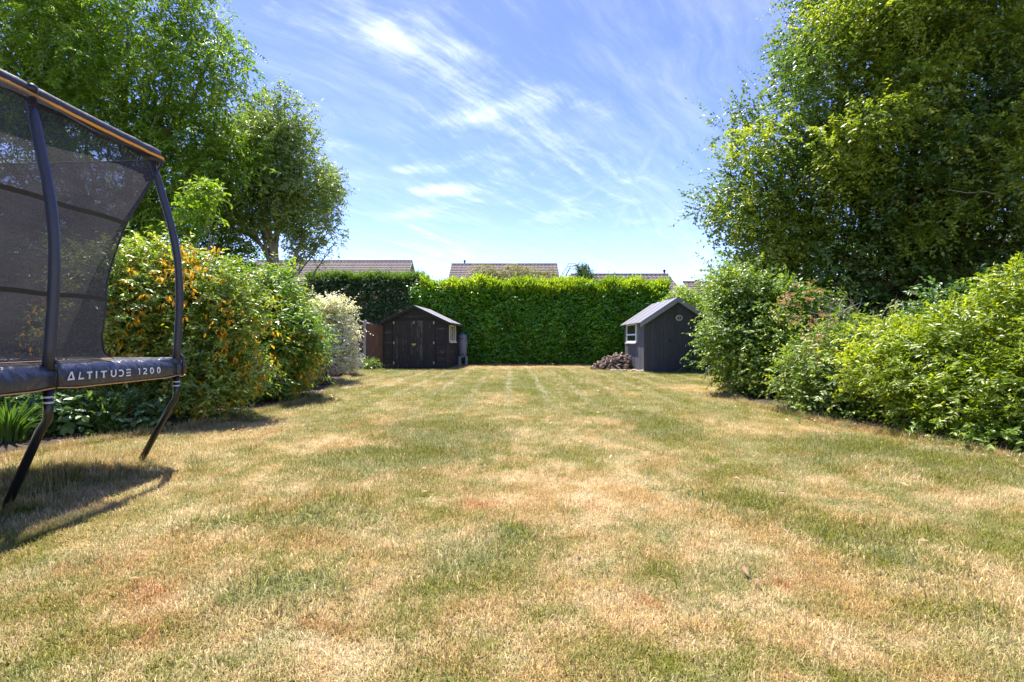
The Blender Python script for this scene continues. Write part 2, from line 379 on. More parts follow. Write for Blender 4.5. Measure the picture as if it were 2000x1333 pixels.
M_CONCRETE = simple('concrete_post', (.42, .40, .38), 0.85, 0.2, var=0.2, scale=12)
M_FENCE = wood_mat('brown_fence_board', (.14, .075, .05), (.26, .16, .11), 'z', 0.5)
M_REDWOOD = wood_mat('red_brown_board', (.16, .06, .035), (.25, .12, .08), 'x', 0.4)
M_LOG = bark_mat('log_bark', (.075, .05, .038), (.26, .19, .15), 22)
M_LOGEND = simple('log_cut_end', (.48, .36, .25), 0.8, 0.2, var=0.3, scale=20)
M_STONE = simple('pale_stone', (.42, .36, .29), 0.85, 0.2, var=0.3, scale=15)
M_GREYSTONE = simple('grey_stone', (.20, .21, .23), 0.8, 0.2, var=0.3, scale=20)
M_POLE = simple('dark_sleeve_fabric', (.035, .038, .05), 0.42, 0.5, var=0.25, scale=12, bmp=0.004)
M_RAIL = simple('black_rail_sleeve', (.03, .029, .034), 0.5, 0.45, var=0.25, scale=14, bmp=0.006)
M_LEG = simple('black_steel', (.012, .012, .014), 0.28, 0.5)
M_ORANGE = simple('orange_piping', (.70, .36, .12), 0.5, 0.3)
M_AMBER = simple('amber_stripe', (.85, .36, .02), 0.5, 0.3)
M_TEXT = simple('white_print', (.75, .75, .75), 0.5, 0.3)
M_BAND = simple('grey_white_band', (.5, .5, .49), .5)
M_MAT = simple('jump_mat', (.012, .012, .014), 0.7, 0.3)
M_WEB = simple('webbing', (.05, .047, .036), 0.8, 0.2, var=0.4, scale=60)
def pad_mat():
    m, t, out = new_mat('pad_vinyl')
    pos = t.n('ShaderNodeTexCoord').outputs['Object']
    h = t.noise(t.mapv(pos, rot=(0.5, 0, 0), scale=(1, 1.0, 0.6)), 9, 3, 0.5, 1.2)
    h2 = t.noise(pos, 40, 3)
    b = t.n('ShaderNodeBsdfPrincipled', {'Base Color': (.036, .042, .060, 1), 'Roughness': 0.36, 'Specular IOR Level': 0.6})
    hh = t.m('ADD', h, t.m('MULTIPLY', h2, 0.06))
    t.put(b.inputs['Normal'], bump(t, hh, 0.7, 0.03)); t.put(out.inputs[0], b.outputs[0]); return m
M_PAD = pad_mat()
def net_mat():
    m, t, out = new_mat('safety_net')
    pos = t.n('ShaderNodeTexCoord').outputs['Object']
    f = t.noise(t.mapv(pos, scale=(1, 1, 1)), 130, 3, 0.8)
    f2 = t.noise(t.mapv(pos, rot=(.55, 0, 0), scale=(.3, .22, 1)), 9, 5, 0.65, 0.6)
    fac = t.m('ADD', t.m('MULTIPLY', t.m('SUBTRACT', f, 0.5), 1.7), t.m('MULTIPLY', t.m('SUBTRACT', f2, 0.5), 0.8))
    fac = t.m('ADD', fac, 0.66, clamp=True)
    d = t.n('ShaderNodeBsdfDiffuse', {'Color': (.052, .049, .054, 1)})
    tl = t.n('ShaderNodeBsdfTranslucent', {'Color': (.090, .084, .090, 1)})
    dm = t.n('ShaderNodeMixShader', {0: 0.5}); t.put(dm.inputs[1], d.outputs[0]); t.put(dm.inputs[2], tl.outputs[0])
    tr = t.n('ShaderNodeBsdfTransparent')
    mx = t.n('ShaderNodeMixShader', {0: fac}); t.put(mx.inputs[1], tr.outputs[0]); t.put(mx.inputs[2], dm.outputs[0])
    t.put(out.inputs[0], mx.outputs[0]); return m
M_NET = net_mat()
def glass_mat():
    m, t, out = new_mat('window_glass')
    b = t.n('ShaderNodeBsdfPrincipled', {'Base Color': (.03, .035, .035, 1), 'Roughness': 0.06, 'Specular IOR Level': 0.6})
    pos = t.n('ShaderNodeTexCoord').outputs['Object']
    t.put(b.inputs['Normal'], bump(t, t.noise(pos, 3, 2), 0.25, 0.02))
    t.put(out.inputs[0], b.outputs[0]); return m
M_GLASS = glass_mat()
def tile_mat():
    m, t, out = new_mat('concrete_roof_tile')
    pos = t.n('ShaderNodeTexCoord').outputs['Object']
    f = t.noise(pos, 1.2, 5, 0.6); g = t.noise(t.mapv(pos, scale=(3.3, 1, 1)), 1.0, 1)
    rnd = t.n('ShaderNodeObjectInfo').outputs['Random']
    k = t.m('ADD', t.m('MULTIPLY', f, 0.5), t.m('ADD', t.m('MULTIPLY', g, 0.3), t.m('MULTIPLY', rnd, 0.2)))
    b = t.n('ShaderNodeBsdfPrincipled', {'Base Color': t.ramp(k, [(0.3, (.12, .092, .084)), (0.7, (.215, .17, .155))]), 'Roughness': 0.8, 'Specular IOR Level': 0.3})
    t.put(out.inputs[0], b.outputs[0]); return m
M_TILE = tile_mat()
M_RIDGE = simple('ridge_tile', (.13, .085, .075), 0.8, 0.2, var=0.2, rnd=0.25)
def brick_mat():
    m, t, out = new_mat('house_brick')
    pos = t.n('ShaderNodeTexCoord').outputs['Object']
    br = t.n('ShaderNodeTexBrick', {'Color1': (.33, .17, .11, 1), 'Color2': (.26, .13, .085, 1), 'Mortar': (.38, .35, .3, 1), 'Scale': 1.0, 'Mortar Size': 0.01, 'Brick Width': 0.225, 'Row Height': 0.075})
    t.put(br.inputs['Vector'], t.mapv(pos, rot=(R(90), 0, 0)))
    b = t.n('ShaderNodeBsdfPrincipled', {'Base Color': br.outputs[0], 'Roughness': 0.85, 'Specular IOR Level': 0.2})
    t.put(out.inputs[0], b.outputs[0]); return m
M_BRICK = brick_mat()

# ------------------------------------------------------------------ the ground
def fbm2(x, y, seed=0):
    r = random.Random(seed); s = 0
    for k in range(5):
        fx, fy, ph = r.uniform(.4, 2.2) * (1.6 ** k) * .35, r.uniform(.4, 2.2) * (1.6 ** k) * .35, r.uniform(0, 6.28)
        s = s + np.sin(x * fx + y * fy * (1 if k % 2 else -1) + ph) / (1.5 ** k)
    return s
def ground_z(x, y): return 0.012 * fbm2(np.asarray(x, float), np.asarray(y, float), 3)
def make_ground():
    xs = np.concatenate([[-900, -200, -60, -30], np.linspace(-14, 14, 141), [30, 60, 200, 900]])
    ys = np.concatenate([[-300, -60, -15, -6], np.linspace(-2, 30, 161), [45, 80, 250, 1500]])
    X, Y = np.meshgrid(xs, ys); Z = ground_z(X, Y) * ((np.abs(X) < 15) & (Y < 31) & (Y > -3))
    V = np.stack([X, Y, Z], -1).reshape(-1, 3); nx, ny = len(xs), len(ys)
    i = (np.arange(ny - 1)[:, None] * nx + np.arange(nx - 1)[None]).ravel()
    L = np.stack([i, i + 1, i + nx + 1, i + nx], -1)
    me = raw_mesh('lawn', V, L.ravel(), np.arange(len(i)) * 4, M_TURF)
    me.polygons.foreach_set('use_smooth', [True] * len(me.polygons))
    o = link('lawn', me); tag(o, kind='structure'); return o
make_ground()

# beds: soil strips along both sides and the back, with uneven edges
def left_edge(y):   # the lawn's left border as x(y)
    return np.interp(y, [-3, 2, 4.5, 5.6, 6.3, 7, 8.3, 9.3, 10.8, 12.5, 15, 17, 18.5, 19.5, 20.6, 21], [-5.6, -5.4, -4.75, -4.5, -4.15, -3.95, -3.85, -3.75, -3.85, -4.3, -4.9, -5.2, -5.5, -5.9, -6.2, -6.2])
def right_edge(y):
    return np.interp(y, [-3, 3, 4.6, 5.6, 6.5, 7.6, 9, 10, 11, 12.5, 15.5, 16.6, 21], [4.9, 4.75, 4.55, 4.4, 4.25, 4.2, 4.1, 4.35, 4.6, 5.2, 6.3, 6.9, 7.2])
def bed(name, edge, far_x, y0, y1):
    ys = np.linspace(y0, y1, 120); e = edge(ys) + 0.05 * fbm2(ys * 6, ys * 2, 5) * 0.5
    rows = []
    for k in (0.0, 0.02, 0.1, 0.4, 1.0):
        x = e + (far_x - e) * k
        z = ground_z(x, ys) + 0.005 + (0.0 if k == 0 else 0.035) + 0.012 * fbm2(x * 9, ys * 9, 8) * (k > 0)
        rows.append(np.stack([x, ys, z], -1))
    V = np.concatenate(rows); n = len(ys)
    i = (np.arange(4)[:, None] * n + np.arange(n - 1)[None]).ravel()
    L = np.stack([i, i + 1, i + n + 1, i + n], -1)
    if far_x > 0: L = L[:, ::-1]
    o = link(name, raw_mesh(name, V, L.ravel(), np.arange(len(i)) * 4, M_SOIL)); tag(o, kind='structure')
bed('soil_bed', left_edge, -16.0, -3, 20.7)
bed('soil_bed', right_edge, 22.0, -3, 21)

# ------------------------------------------------------------------ grass (one object, instanced tufts)
def tuft_mesh(seed, n, rad, lmin, lmax, wid, lean=0.6):
    rng = np.random.default_rng(seed)
    a = rng.uniform(0, 6.283, n); r = rad * np.sqrt(rng.random(n)); th = rng.uniform(0, 6.283, n)
    P = np.stack([r * np.cos(a), r * np.sin(a), np.full(n, -0.004)], -1)
    L = rng.uniform(lmin, lmax, n); le = rng.uniform(0.1, lean, n) * 1.5
    d = np.stack([np.cos(th), np.sin(th), np.zeros(n)], -1); s = np.stack([-np.sin(th), np.cos(th), np.zeros(n)], -1)
    up = np.array([0, 0, 1.0])
    w_ = (wid * rng.uniform(.7, 1.3, n))[:, None]
    m1 = P + (up * (L * .55 * np.cos(le * .6))[:, None]) + d * (L * .55 * np.sin(le * .6))[:, None]
    tip = m1 + up * (L * .45 * np.cos(le * 1.7))[:, None] + d * (L * .45 * np.sin(le * 1.7))[:, None]
    V = np.stack([P - s * w_ / 2, P + s * w_ / 2, m1 + s * w_ * .42, m1 - s * w_ * .42, tip], 1).reshape(-1, 3)
    b = np.arange(n) * 5
    quads = np.stack([b, b + 1, b + 2, b + 3], -1); tris = np.stack([b + 3, b + 2, b + 4], -1)
    loops = np.concatenate([quads.ravel(), tris.ravel()])
    starts = np.concatenate([np.arange(n) * 4, 4 * n + np.arange(n) * 3])
    return raw_mesh('grass_tuft', V, loops, starts, M_BLADE, {'tint': np.repeat(rng.random(n), 5)})
def make_grass():
    src = bpy.data.collections.new('grass_tufts')
    for k in range(5): src.objects.link(bpy.data.objects.new('grass_tuft', tuft_mesh(100 + k, 56, 0.085, .018, .055, .0025, 1.1)))
    for k in range(2): src.objects.link(bpy.data.objects.new('grass_tuft', tuft_mesh(200 + k, 26, 0.05, .06, .16, .0032, 0.9)))
    rng = np.random.default_rng(7); pts = []
    def fill(y0, y1, dens, s0, s1):
        xm = min(7.2, y1 * 1.08 + 1.3); n = int((y1 - y0) * 2 * xm * dens)
        x = rng.uniform(-xm, xm, n); y = rng.uniform(y0, y1, n)
        ok = (np.abs(x) < y * 1.06 + 1.3) & (x > left_edge(y) - .03) & (x < right_edge(y) + .03)
        ok &= ~((x > -5.2) & (x < -2.55) & (y > 20.3)) & ~((x > 4.5) & (x < 6.9) & (y > 17.7))
        x, y = x[ok], y[ok]; pts.append((x, y, rng.uniform(s0, s1, len(x)), rng.integers(0, 5, len(x))))
    fill(1.2, 2.6, 460, .75, 1.15); fill(2.6, 4.5, 330, .8, 1.15); fill(4.5, 8, 210, .9, 1.25); fill(8, 14, 110, 1.1, 1.5); fill(14, 24.2, 55, 1.2, 1.9)
    # longer, uncut grass along the borders and round the trampoline's feet
    for edge, sg in ((left_edge, 1), (right_edge, -1)):
        y = rng.uniform(2.5, 20, 2600); x = edge(y) + sg * np.abs(rng.normal(0, .06, 2600)) - sg * .05
        pts.append((x, y, rng.uniform(.5, 1.05, 2600), rng.integers(5, 7, 2600)))
    n = 420; x = rng.normal(-3.75, .35, n); y = rng.normal(4.55, .28, n); pts.append((x, y, rng.uniform(.6, 1.3, n), rng.integers(5, 7, n)))
    n = 60; x = rng.normal(-3.3, .08, n); y = rng.normal(3.36, .08, n); pts.append((x, y, rng.uniform(.5, .9, n), rng.integers(5, 7, n)))
    n = 50; x = rng.normal(-3.27, .07, n); y = rng.normal(4.45, .07, n); pts.append((x, y, rng.uniform(.5, .8, n), rng.integers(5, 7, n)))
    # lusher, taller tufts where the turf is greener
    for bx, by, rx, ry, a in BLOBS:
        if a >= .13 and by < 9:
            n = int(min(1500, 3.14 * rx * ry * 260)) + 6
            r_, th = np.sqrt(rng.random(n)) * 1.1, rng.uniform(0, 6.28, n)
            pts.append((bx + rx * r_ * np.cos(th), by + ry * r_ * np.sin(th), rng.uniform(1.2, 1.75, n), rng.integers(0, 5, n)))
    x, y, s, pk = [np.concatenate([p[i] for p in pts]) for i in range(4)]
    V = np.stack([x, y, ground_z(x, y)], -1)
    me = bpy.data.meshes.new('grass'); me.vertices.add(len(V)); me.vertices.foreach_set('co', V.astype(np.float32).ravel())
    at = me.attributes.new('size', 'FLOAT', 'POINT'); at.data.foreach_set('value', s.astype(np.float32))
    at = me.attributes.new('pick', 'INT', 'POINT'); at.data.foreach_set('value', pk.astype(np.int32))
    at = me.attributes.new('turn', 'FLOAT_VECTOR', 'POINT')
    at.data.foreach_set('vector', np.stack([rng.normal(0, .08, len(x)), rng.normal(0, .08, len(x)), rng.uniform(0, 6.283, len(x))], -1).astype(np.float32).ravel())
    me.materials.append(M_BLADE)
    o = link('grass', me); tag(o, kind='stuff')
    ng = bpy.data.node_groups.new('grass_scatter', 'GeometryNodeTree')
    ng.interface.new_socket('Geometry', in_out='INPUT', socket_type='NodeSocketGeometry')
    ng.interface.new_socket('Geometry', in_out='OUTPUT', socket_type='NodeSocketGeometry')
    N, Lk = ng.nodes, ng.links
    gi, go = N.new('NodeGroupInput'), N.new('NodeGroupOutput')
    ci = N.new('GeometryNodeCollectionInfo'); ci.inputs['Collection'].default_value = src
    ci.inputs['Separate Children'].default_value = True; ci.inputs['Reset Children'].default_value = True
    ip = N.new('GeometryNodeInstanceOnPoints'); ip.inputs['Pick Instance'].default_value = True
    def attr(nm, dt):
        a = N.new('GeometryNodeInputNamedAttribute'); a.data_type = dt; a.inputs[0].default_value = nm
        return [q for q in a.outputs if q.enabled and q.name == 'Attribute'][0]
    Lk.new(gi.outputs[0], ip.inputs['Points']); Lk.new(ci.outputs[0], ip.inputs['Instance'])
    Lk.new(attr('pick', 'INT'), ip.inputs['Instance Index'])
    e2r = N.new('FunctionNodeEulerToRotation'); Lk.new(attr('turn', 'FLOAT_VECTOR'), e2r.inputs[0]); Lk.new(e2r.outputs[0], ip.inputs['Rotation'])
    Lk.new(attr('size', 'FLOAT'), ip.inputs['Scale']); Lk.new(ip.outputs[0], go.inputs[0])
    md = o.modifiers.new('scatter', 'NODES'); md.node_group = ng
make_grass()

# ------------------------------------------------------------------ foliage
def unit(a): return a / np.maximum(np.linalg.norm(a, axis=-1, keepdims=True), 1e-9)
def wob(P, f, seed):
    """smooth pseudo-noise in -1..1"""
    r = np.random.default_rng(seed); s = np.zeros(len(P))
    for k in range(6):
        d = unit(r.normal(size=3)) * f * (1.0 + .55 * k); s += np.sin(P @ d + r.uniform(0, 6.28)) / (1 + .35 * k)
    return s / 2.6
def ell_sampler(clumps, shell=0.5, power=1.4, lump=0.16, lumpf=2.2, zmin=0.05, low=0.0):
    C = np.array([c[:3] for c in clumps], float); Rr = np.array([c[3:6] for c in clumps], float)
    W = np.array([(c[6] if len(c) > 6 else 1.0) * (c[3] * c[4] + c[4] * c[5] + c[3] * c[5]) for c in clumps]); W /= W.sum()
    def f(rng, n):
        k = rng.choice(len(C), n, p=W); d = unit(rng.normal(size=(n, 3)))
        fl = (d[:, 2] < -0.2) & (rng.random(n) < low); d[fl, 2] *= -1
        rad = 1 - shell * rng.random(n) ** power
        P0 = C[k] + d * Rr[k]
        rad = rad * (1 + lump * wob(P0, lumpf, 11))
        P = C[k] + d * Rr[k] * rad[:, None]
        N = unit(d / Rr[k])
        deep = np.zeros(n, bool)
        for j in range(len(C)):
            q = np.linalg.norm((P - C[j]) / Rr[j], axis=1); deep |= (q < 0.5) & (k != j)
        ok = ~deep & (P[:, 2] > zmin)
        return P[ok], N[ok]
    return f
def tiers(clumps, n, size, flat, seed, front=0.35, zmin=.1):
    """break a few big masses into many small overlapping leafy tufts seated on their surface"""
    rng = np.random.default_rng(seed)
    P, N = ell_sampler(clumps, .28, 1.0, .15, 1.6, zmin)(rng, n * 4)
    w_ = np.where(N[:, 1] > .35, front, 1.0)          # fewer on the far side
    k = rng.random(len(P)) < w_
    P, N = P[k][:n], N[k][:n]
    sz = size * rng.uniform(.5, 1.6, len(P))
    return [(p[0], p[1], max(p[2], zmin), s_ * rng.uniform(.85, 1.2), s_ * rng.uniform(.85, 1.2), s_ * flat) for p, s_ in zip(P, sz)]
def box_sampler(x0, x1, y0, y1, z0, z1, depth=0.5, bulge=0.12, faces=('front', 'top', 'left', 'right'), round_top=0.25):
    ar = {'front': (x1 - x0) * (z1 - z0), 'top': (x1 - x0) * (y1 - y0) * .8, 'left': (y1 - y0) * (z1 - z0) * .5, 'right': (y1 - y0) * (z1 - z0) * .5, 'back': (x1 - x0) * (z1 - z0) * .4}
    def f(rng, n):
        w_ = np.array([ar[q] for q in faces]); w_ = w_ / w_.sum(); k = rng.choice(len(faces), n, p=w_)
        u, v = rng.random(n), rng.random(n); P = np.zeros((n, 3)); N = np.zeros((n, 3))
        for i, q in enumerate(faces):
            s = k == i
            X = x0 + (x1 - x0) * u[s]; Y = y0 + (y1 - y0) * u[s]; Z = z0 + (z1 - z0) * v[s]; Yt = y0 + (y1 - y0) * v[s]
            if q == 'front': P[s] = np.stack([X, np.full(s.sum(), y0), Z], -1); N[s] = (0, -1, 0)
            elif q == 'back': P[s] = np.stack([X, np.full(s.sum(), y1), Z], -1); N[s] = (0, 1, 0)
            elif q == 'top': P[s] = np.stack([X, Yt, np.full(s.sum(), z1)], -1); N[s] = (0, 0, 1)
            elif q == 'left': P[s] = np.stack([np.full(s.sum(), x0), Y, Z], -1); N[s] = (-1, 0, 0)
            else: P[s] = np.stack([np.full(s.sum(), x1), Y, Z], -1); N[s] = (1, 0, 0)
        dep = depth * rng.random(n) ** 1.5
        # shoulders rounded off
        up = np.clip((P[:, 2] - (z1 - round_top)) / round_top, 0, 1); fr = np.clip((y0 + round_top - P[:, 1]) / round_top, 0, 1)
        P[:, 1] += (up ** 2) * (N[:, 1] < -.5) * round_top * .7; P[:, 2] -= (fr ** 2) * (N[:, 2] > .5) * round_top * .6
        b = wob(P, 1.3, 21) * bulge + wob(P, 3.7, 22) * bulge * .5
        P = P - N * (dep - b)[:, None]
        return P, unit(N + np.array([0, 0, .15]))
    return f
def sprays(sampler, n, per, slen, leaf, wid, seed, out=1.0, up=0.3, rnd=0.5, droop=0.3, hang=0.2, flat=1.0, gapf=1.2, gap=-0.55, reach=0.05, reachk=2.0, tip=0.5, tint_seed=0, face=0.9, spread=0.85):
    rng = np.random.default_rng(seed); P, N = sampler(rng, n)
    keep = wob(P, gapf, seed + 1) + rng.normal(0, .12, len(P)) > gap
    P, N = P[keep], N[keep]; n = len(P)
    S = unit(N * out + np.array([0, 0, up]) + rng.normal(0, rnd, (n, 3)))
    SL = slen * rng.uniform(.6, 1.3, n); big = rng.random(n) < reach; SL[big] *= reachk
    T = (np.arange(per) + .5) / per
    t = np.broadcast_to(T, (n, per)) + rng.uniform(-.4, .4, (n, per)) / per
    z = np.array([0, 0, 1.0])
    pos = P[:, None] + S[:, None] * (SL[:, None] * t)[..., None] - z * (droop * SL[:, None] * t * t)[..., None]
    tan = unit(S[:, None] - z * (2 * droop * t)[..., None])
    refn = unit(np.cross(S, z) + rng.normal(0, .25, (n, 3)))
    sgn = np.where(np.arange(per) % 2 == 0, 1.0, -1.0)[None, :, None]
    side = refn[:, None] * sgn
    D = unit(tan * tip + side * spread + rng.normal(0, .28, (n, per, 3)) - z * hang)
    NN = unit(z * flat + N[:, None] * face + rng.normal(0, .5, (n, per, 3)))
    L = leaf * rng.uniform(.65, 1.25, (n, per)); W = wid * rng.uniform(.75, 1.2, (n, per))
    st = wob(P, 2.6, seed + 5) * .2 + rng.normal(0, .1, n)
    tint = np.clip(.45 + st[:, None] + rng.normal(0, .13, (n, per)) + (t - .5) * .22, 0, 1)
    twig = (P, P + S * SL[:, None] * .5 - z * (droop * SL * .25)[:, None], P + S * SL[:, None] - z * (droop * SL)[:, None])
    return dict(P=pos.reshape(-1, 3), D=D.reshape(-1, 3), N=NN.reshape(-1, 3), L=L.ravel(), W=W.ravel(), tint=tint.ravel(), twig=twig)
def leaf_object(name, d, mat, parent, fine=False, extra_tint=None, kind=None):
    P, D, N, L, W = d['P'], d['D'], d['N'], d['L'][:, None], d['W'][:, None]
    S = unit(np.cross(D, N)); Nn = np.cross(S, D); n = len(P)
    ok = P[:, 2] > 0.02; P, D, L, W, S, Nn, tint = P[ok], D[ok], L[ok], W[ok], S[ok], Nn[ok], d['tint'][ok]; n = len(P)
    if not fine:
        V = np.stack([P, P + D * L * .45 + S * W * .5 + Nn * W * .16, P + D * L - Nn * L * .12, P + D * L * .45 - S * W * .5 + Nn * W * .16], 1).reshape(-1, 3)
        b = np.arange(n) * 4
        F = np.stack([b, b + 2, b + 1, b, b + 3, b + 2], -1); starts = np.arange(2 * n) * 3; k = 4
    else:
        V = np.stack([P, P + D * L * .28 + S * W * .42 + Nn * W * .14, P + D * L * .65 + S * W * .4 + Nn * W * .12 - Nn * L * .04, P + D * L - Nn * L * .14,
                      P + D * L * .65 - S * W * .4 + Nn * W * .12 - Nn * L * .04, P + D * L * .28 - S * W * .42 + Nn * W * .14], 1).reshape(-1, 3)
        b = np.arange(n) * 6
        F = np.stack([b, b + 3, b + 2, b + 1, b, b + 5, b + 4, b + 3], -1); starts = np.arange(2 * n) * 4; k = 6
    me = raw_mesh(name, V, F.ravel(), starts, mat, {'tint': np.repeat(tint, k)})
    o = link(name, me, parent)
    if kind: o['kind'] = kind
    return o
def twig_object(name, tw, mat, parent, rad=0.004, frac=1.0, seed=0):
    rng = np.random.default_rng(seed); A, B, C = tw; s = rng.random(len(A)) < frac; A, B, C = A[s], B[s], C[s]; n = len(A)
    rows = []
    for Q, r in ((A, rad), (B, rad * .7), (C, rad * .25)):
        t = unit(C - A); u = unit(np.cross(t, np.array([.3, .5, .81]))); v = np.cross(t, u)
        for j in range(3):
            a = 2.0944 * j; rows.append(Q + (u * math.cos(a) + v * math.sin(a)) * r)
    V = np.stack(rows, 1).reshape(-1, 3); b = np.arange(n) * 9; F = []
    for i in (0, 3):
        for j in range(3): F.append(np.stack([b + i + j, b + i + (j + 1) % 3, b + i + 3 + (j + 1) % 3, b + i + 3 + j], -1))
    F = np.stack(F, 1).reshape(-1, 4)
    o = link(name, raw_mesh(name, V, F.ravel(), np.arange(len(F)) * 4, mat), parent); o['kind'] = 'stuff'; return o
def cat_sprays(*ds):
    r = {k: np.concatenate([d[k] for d in ds]) for k in ('P', 'D', 'N', 'L', 'W', 'tint')}
    r['twig'] = tuple(np.concatenate([d['twig'][i] for d in ds]) for i in range(3)); return r

def limb(a, b, r0, r1, rng, bend=0.12, n=7):
    a, b = Vector(a), Vector(b); L = (b - a).length; pts = []
    off = Vector((rng.uniform(-1, 1), rng.uniform(-1, 1), rng.uniform(-.3, .8))) * bend * L
    for i in range(n):
        t = i / (n - 1); p = a.lerp(b, t) + off * (math.sin(math.pi * t))
        if 0 < i < n - 1: p += Vector((rng.uniform(-1, 1), rng.uniform(-1, 1), rng.uniform(-1, 1))) * .025 * L
        pts.append(p)
    return pts, [r0 + (r1 - r0) * (i / (n - 1)) for i in range(n)]
def woody(root, base, fork, clumps, r0, r1, mat, seed, twigs=4, trunk_name='trunk', local=None):
    """trunk to the fork, a limb to each clump, thinner branches beyond"""
    rng = random.Random(seed)
    pts, rad = limb(base, fork, r0, r1, rng, 0.04, 8)
    rad[0] *= 1.35
    MB().tube(pts, rad, 10).build(trunk_name, mat, root, smooth=True)
    for c in clumps:
        st = pts[rng.choice([4, 5, 6, 7])]
        e = Vector(c[:3]); lp, lr = limb(st, e, r1 * rng.uniform(.45, .75), r1 * .16, rng, 0.1)
        mb = MB(); mb.tube(lp, lr, 6)
        for _ in range(twigs):
            i = rng.randint(2, 6); d = Vector((rng.gauss(0, 1), rng.gauss(0, 1), rng.gauss(.3, .8))).normalized()
            q = e + Vector((d.x * c[3], d.y * c[4], d.z * c[5])) * .8
            tp, tr = limb(lp[i], q, lr[i] * .6, .006, rng, 0.12, 6); mb.tube(tp, tr, 4, cap=False)
        mb.build('branch', mat, root, smooth=True)

BARK_GREY = bark_mat('grey_bark', (.11, .095, .075), (.27, .24, .19))
BARK_PALE = bark_mat('pale_grey_bark', (.20, .17, .13), (.40, .35, .28))
BARK_RED = bark_mat('red_brown_bark', (.06, .032, .022), (.17, .085, .055))
BARK_TWIG = bark_mat('twig_bark', (.10, .075, .05), (.24, .18, .12), 30)

L_ASH = leaf_mat('ash_leaf', [(0, (0.034, 0.071, 0.012)), (.5, (0.081, 0.142, 0.019)), (1, (0.168, 0.218, 0.031))], .5)
L_MID = leaf_mat('blue_green_leaf', [(0, (0.050, 0.085, 0.032)), (.5, (0.106, 0.155, 0.056)), (1, (0.224, 0.255, 0.111))], .42, spec=.55, rough=.36)
L_MAPLE = leaf_mat('bright_maple_leaf', [(0, (.05, .10, .015)), (.5, (.10, .16, .02)), (1, (.19, .23, .04))], .48)
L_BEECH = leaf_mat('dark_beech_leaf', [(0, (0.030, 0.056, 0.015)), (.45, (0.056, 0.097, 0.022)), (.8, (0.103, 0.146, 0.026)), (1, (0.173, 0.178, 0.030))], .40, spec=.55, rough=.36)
L_BEECH_LIT = leaf_mat('sunlit_beech_leaf', [(0, (.055, .090, .014)), (.5, (.125, .165, .024)), (1, (.25, .255, .045))], .45, spec=.55, rough=.36)  # lit copy of the beech leaf: sunshine painted into its colour
L_SHRUBA = leaf_mat('glossy_shrub_leaf', [(0, (0.046, 0.085, 0.016)), (.5, (0.111, 0.163, 0.029)), (.8, (0.221, 0.247, 0.052)), (1, (0.390, 0.377, 0.117))], .38, spec=.6, rough=.34)
L_YELLOW = leaf_mat('golden_yellow_leaf', [(0, (.30, .14, .008)), (.5, (.40, .215, .010)), (1, (.42, .275, .025))], .45, tcol=(1.1, 1.0, .6))
L_SHRUBB = leaf_mat('mid_green_shrub_leaf', [(0, (0.043, 0.089, 0.022)), (.5, (0.096, 0.162, 0.034)), (1, (0.231, 0.277, 0.054))], .38, spec=.5)
L_CREAM = leaf_mat('cream_variegated_leaf', [(0, (.17, .18, .11)), (.35, (.44, .43, .35)), (1, (.64, .63, .56))], .35, tcol=(1.1, 1.05, .8))
L_LAUREL = leaf_mat('laurel_leaf', [(0, (0.032, 0.092, 0.011)), (.5, (0.076, 0.178, 0.016)), (.85, (0.130, 0.238, 0.019)), (1, (0.205, 0.302, 0.027))], .42, spec=.65, rough=.28)
L_LAUREL_NEW_LIT = leaf_mat('sunlit_new_laurel_leaf', [(0, (0.072, 0.128, 0.011)), (.5, (0.136, 0.196, 0.013)), (1, (0.216, 0.256, 0.024))], .5, spec=.55, rough=.32)  # pale new shoots, with the hedge top's sunlight added to their colour
L_CONIFER = leaf_mat('conifer_spray', [(0, (0.020, 0.048, 0.020)), (.6, (0.043, 0.083, 0.035)), (1, (0.088, 0.138, 0.050))], .2, rough=.6, spec=.3)
L_CONIFER_LIT = leaf_mat('conifer_sunlit_top', [(0, (.05, .095, .02)), (1, (.11, .17, .035))], .35, rough=.6, spec=.3)  # lighter green stands in for sunlight along the clipped top
L_VIB = leaf_mat('viburnum_leaf', [(0, (0.037, 0.071, 0.014)), (.5, (0.083, 0.132, 0.025)), (.85, (0.167, 0.201, 0.034)), (1, (0.276, 0.287, 0.057))], .40, spec=.55)
L_YG = leaf_mat('yellow_green_leaf', [(0, (0.052, 0.087, 0.008)), (.5, (0.131, 0.171, 0.014)), (.85, (0.214, 0.238, 0.024)), (1, (0.317, 0.301, 0.055))], .48, spec=.6, rough=.36)
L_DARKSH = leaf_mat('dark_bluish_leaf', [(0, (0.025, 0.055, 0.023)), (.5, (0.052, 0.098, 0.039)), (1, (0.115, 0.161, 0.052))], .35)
L_BROWN = leaf_mat('dead_brown_leaf', [(0, (.14, .075, .045)), (.5, (.26, .155, .10)), (1, (.38, .25, .17))], .3, tcol=(1.1, .9, .7))
L_STRAP = leaf_mat('strap_leaf', [(0, (.028, .06, .016)), (.5, (.045, .09, .022)), (1, (.085, .13, .028))], .35, spec=.5, rough=.35)
L_OLIVE = leaf_mat('dry_olive_leaf', [(0, (.07, .075, .035)), (.5, (.14, .135, .07)), (1, (.24, .21, .13))], .3)

def at(px, D, py=None): return ((px - 1000) / 1000 * D, D, EYE + (666 - py) / 1000 * D if py is not None else 0)

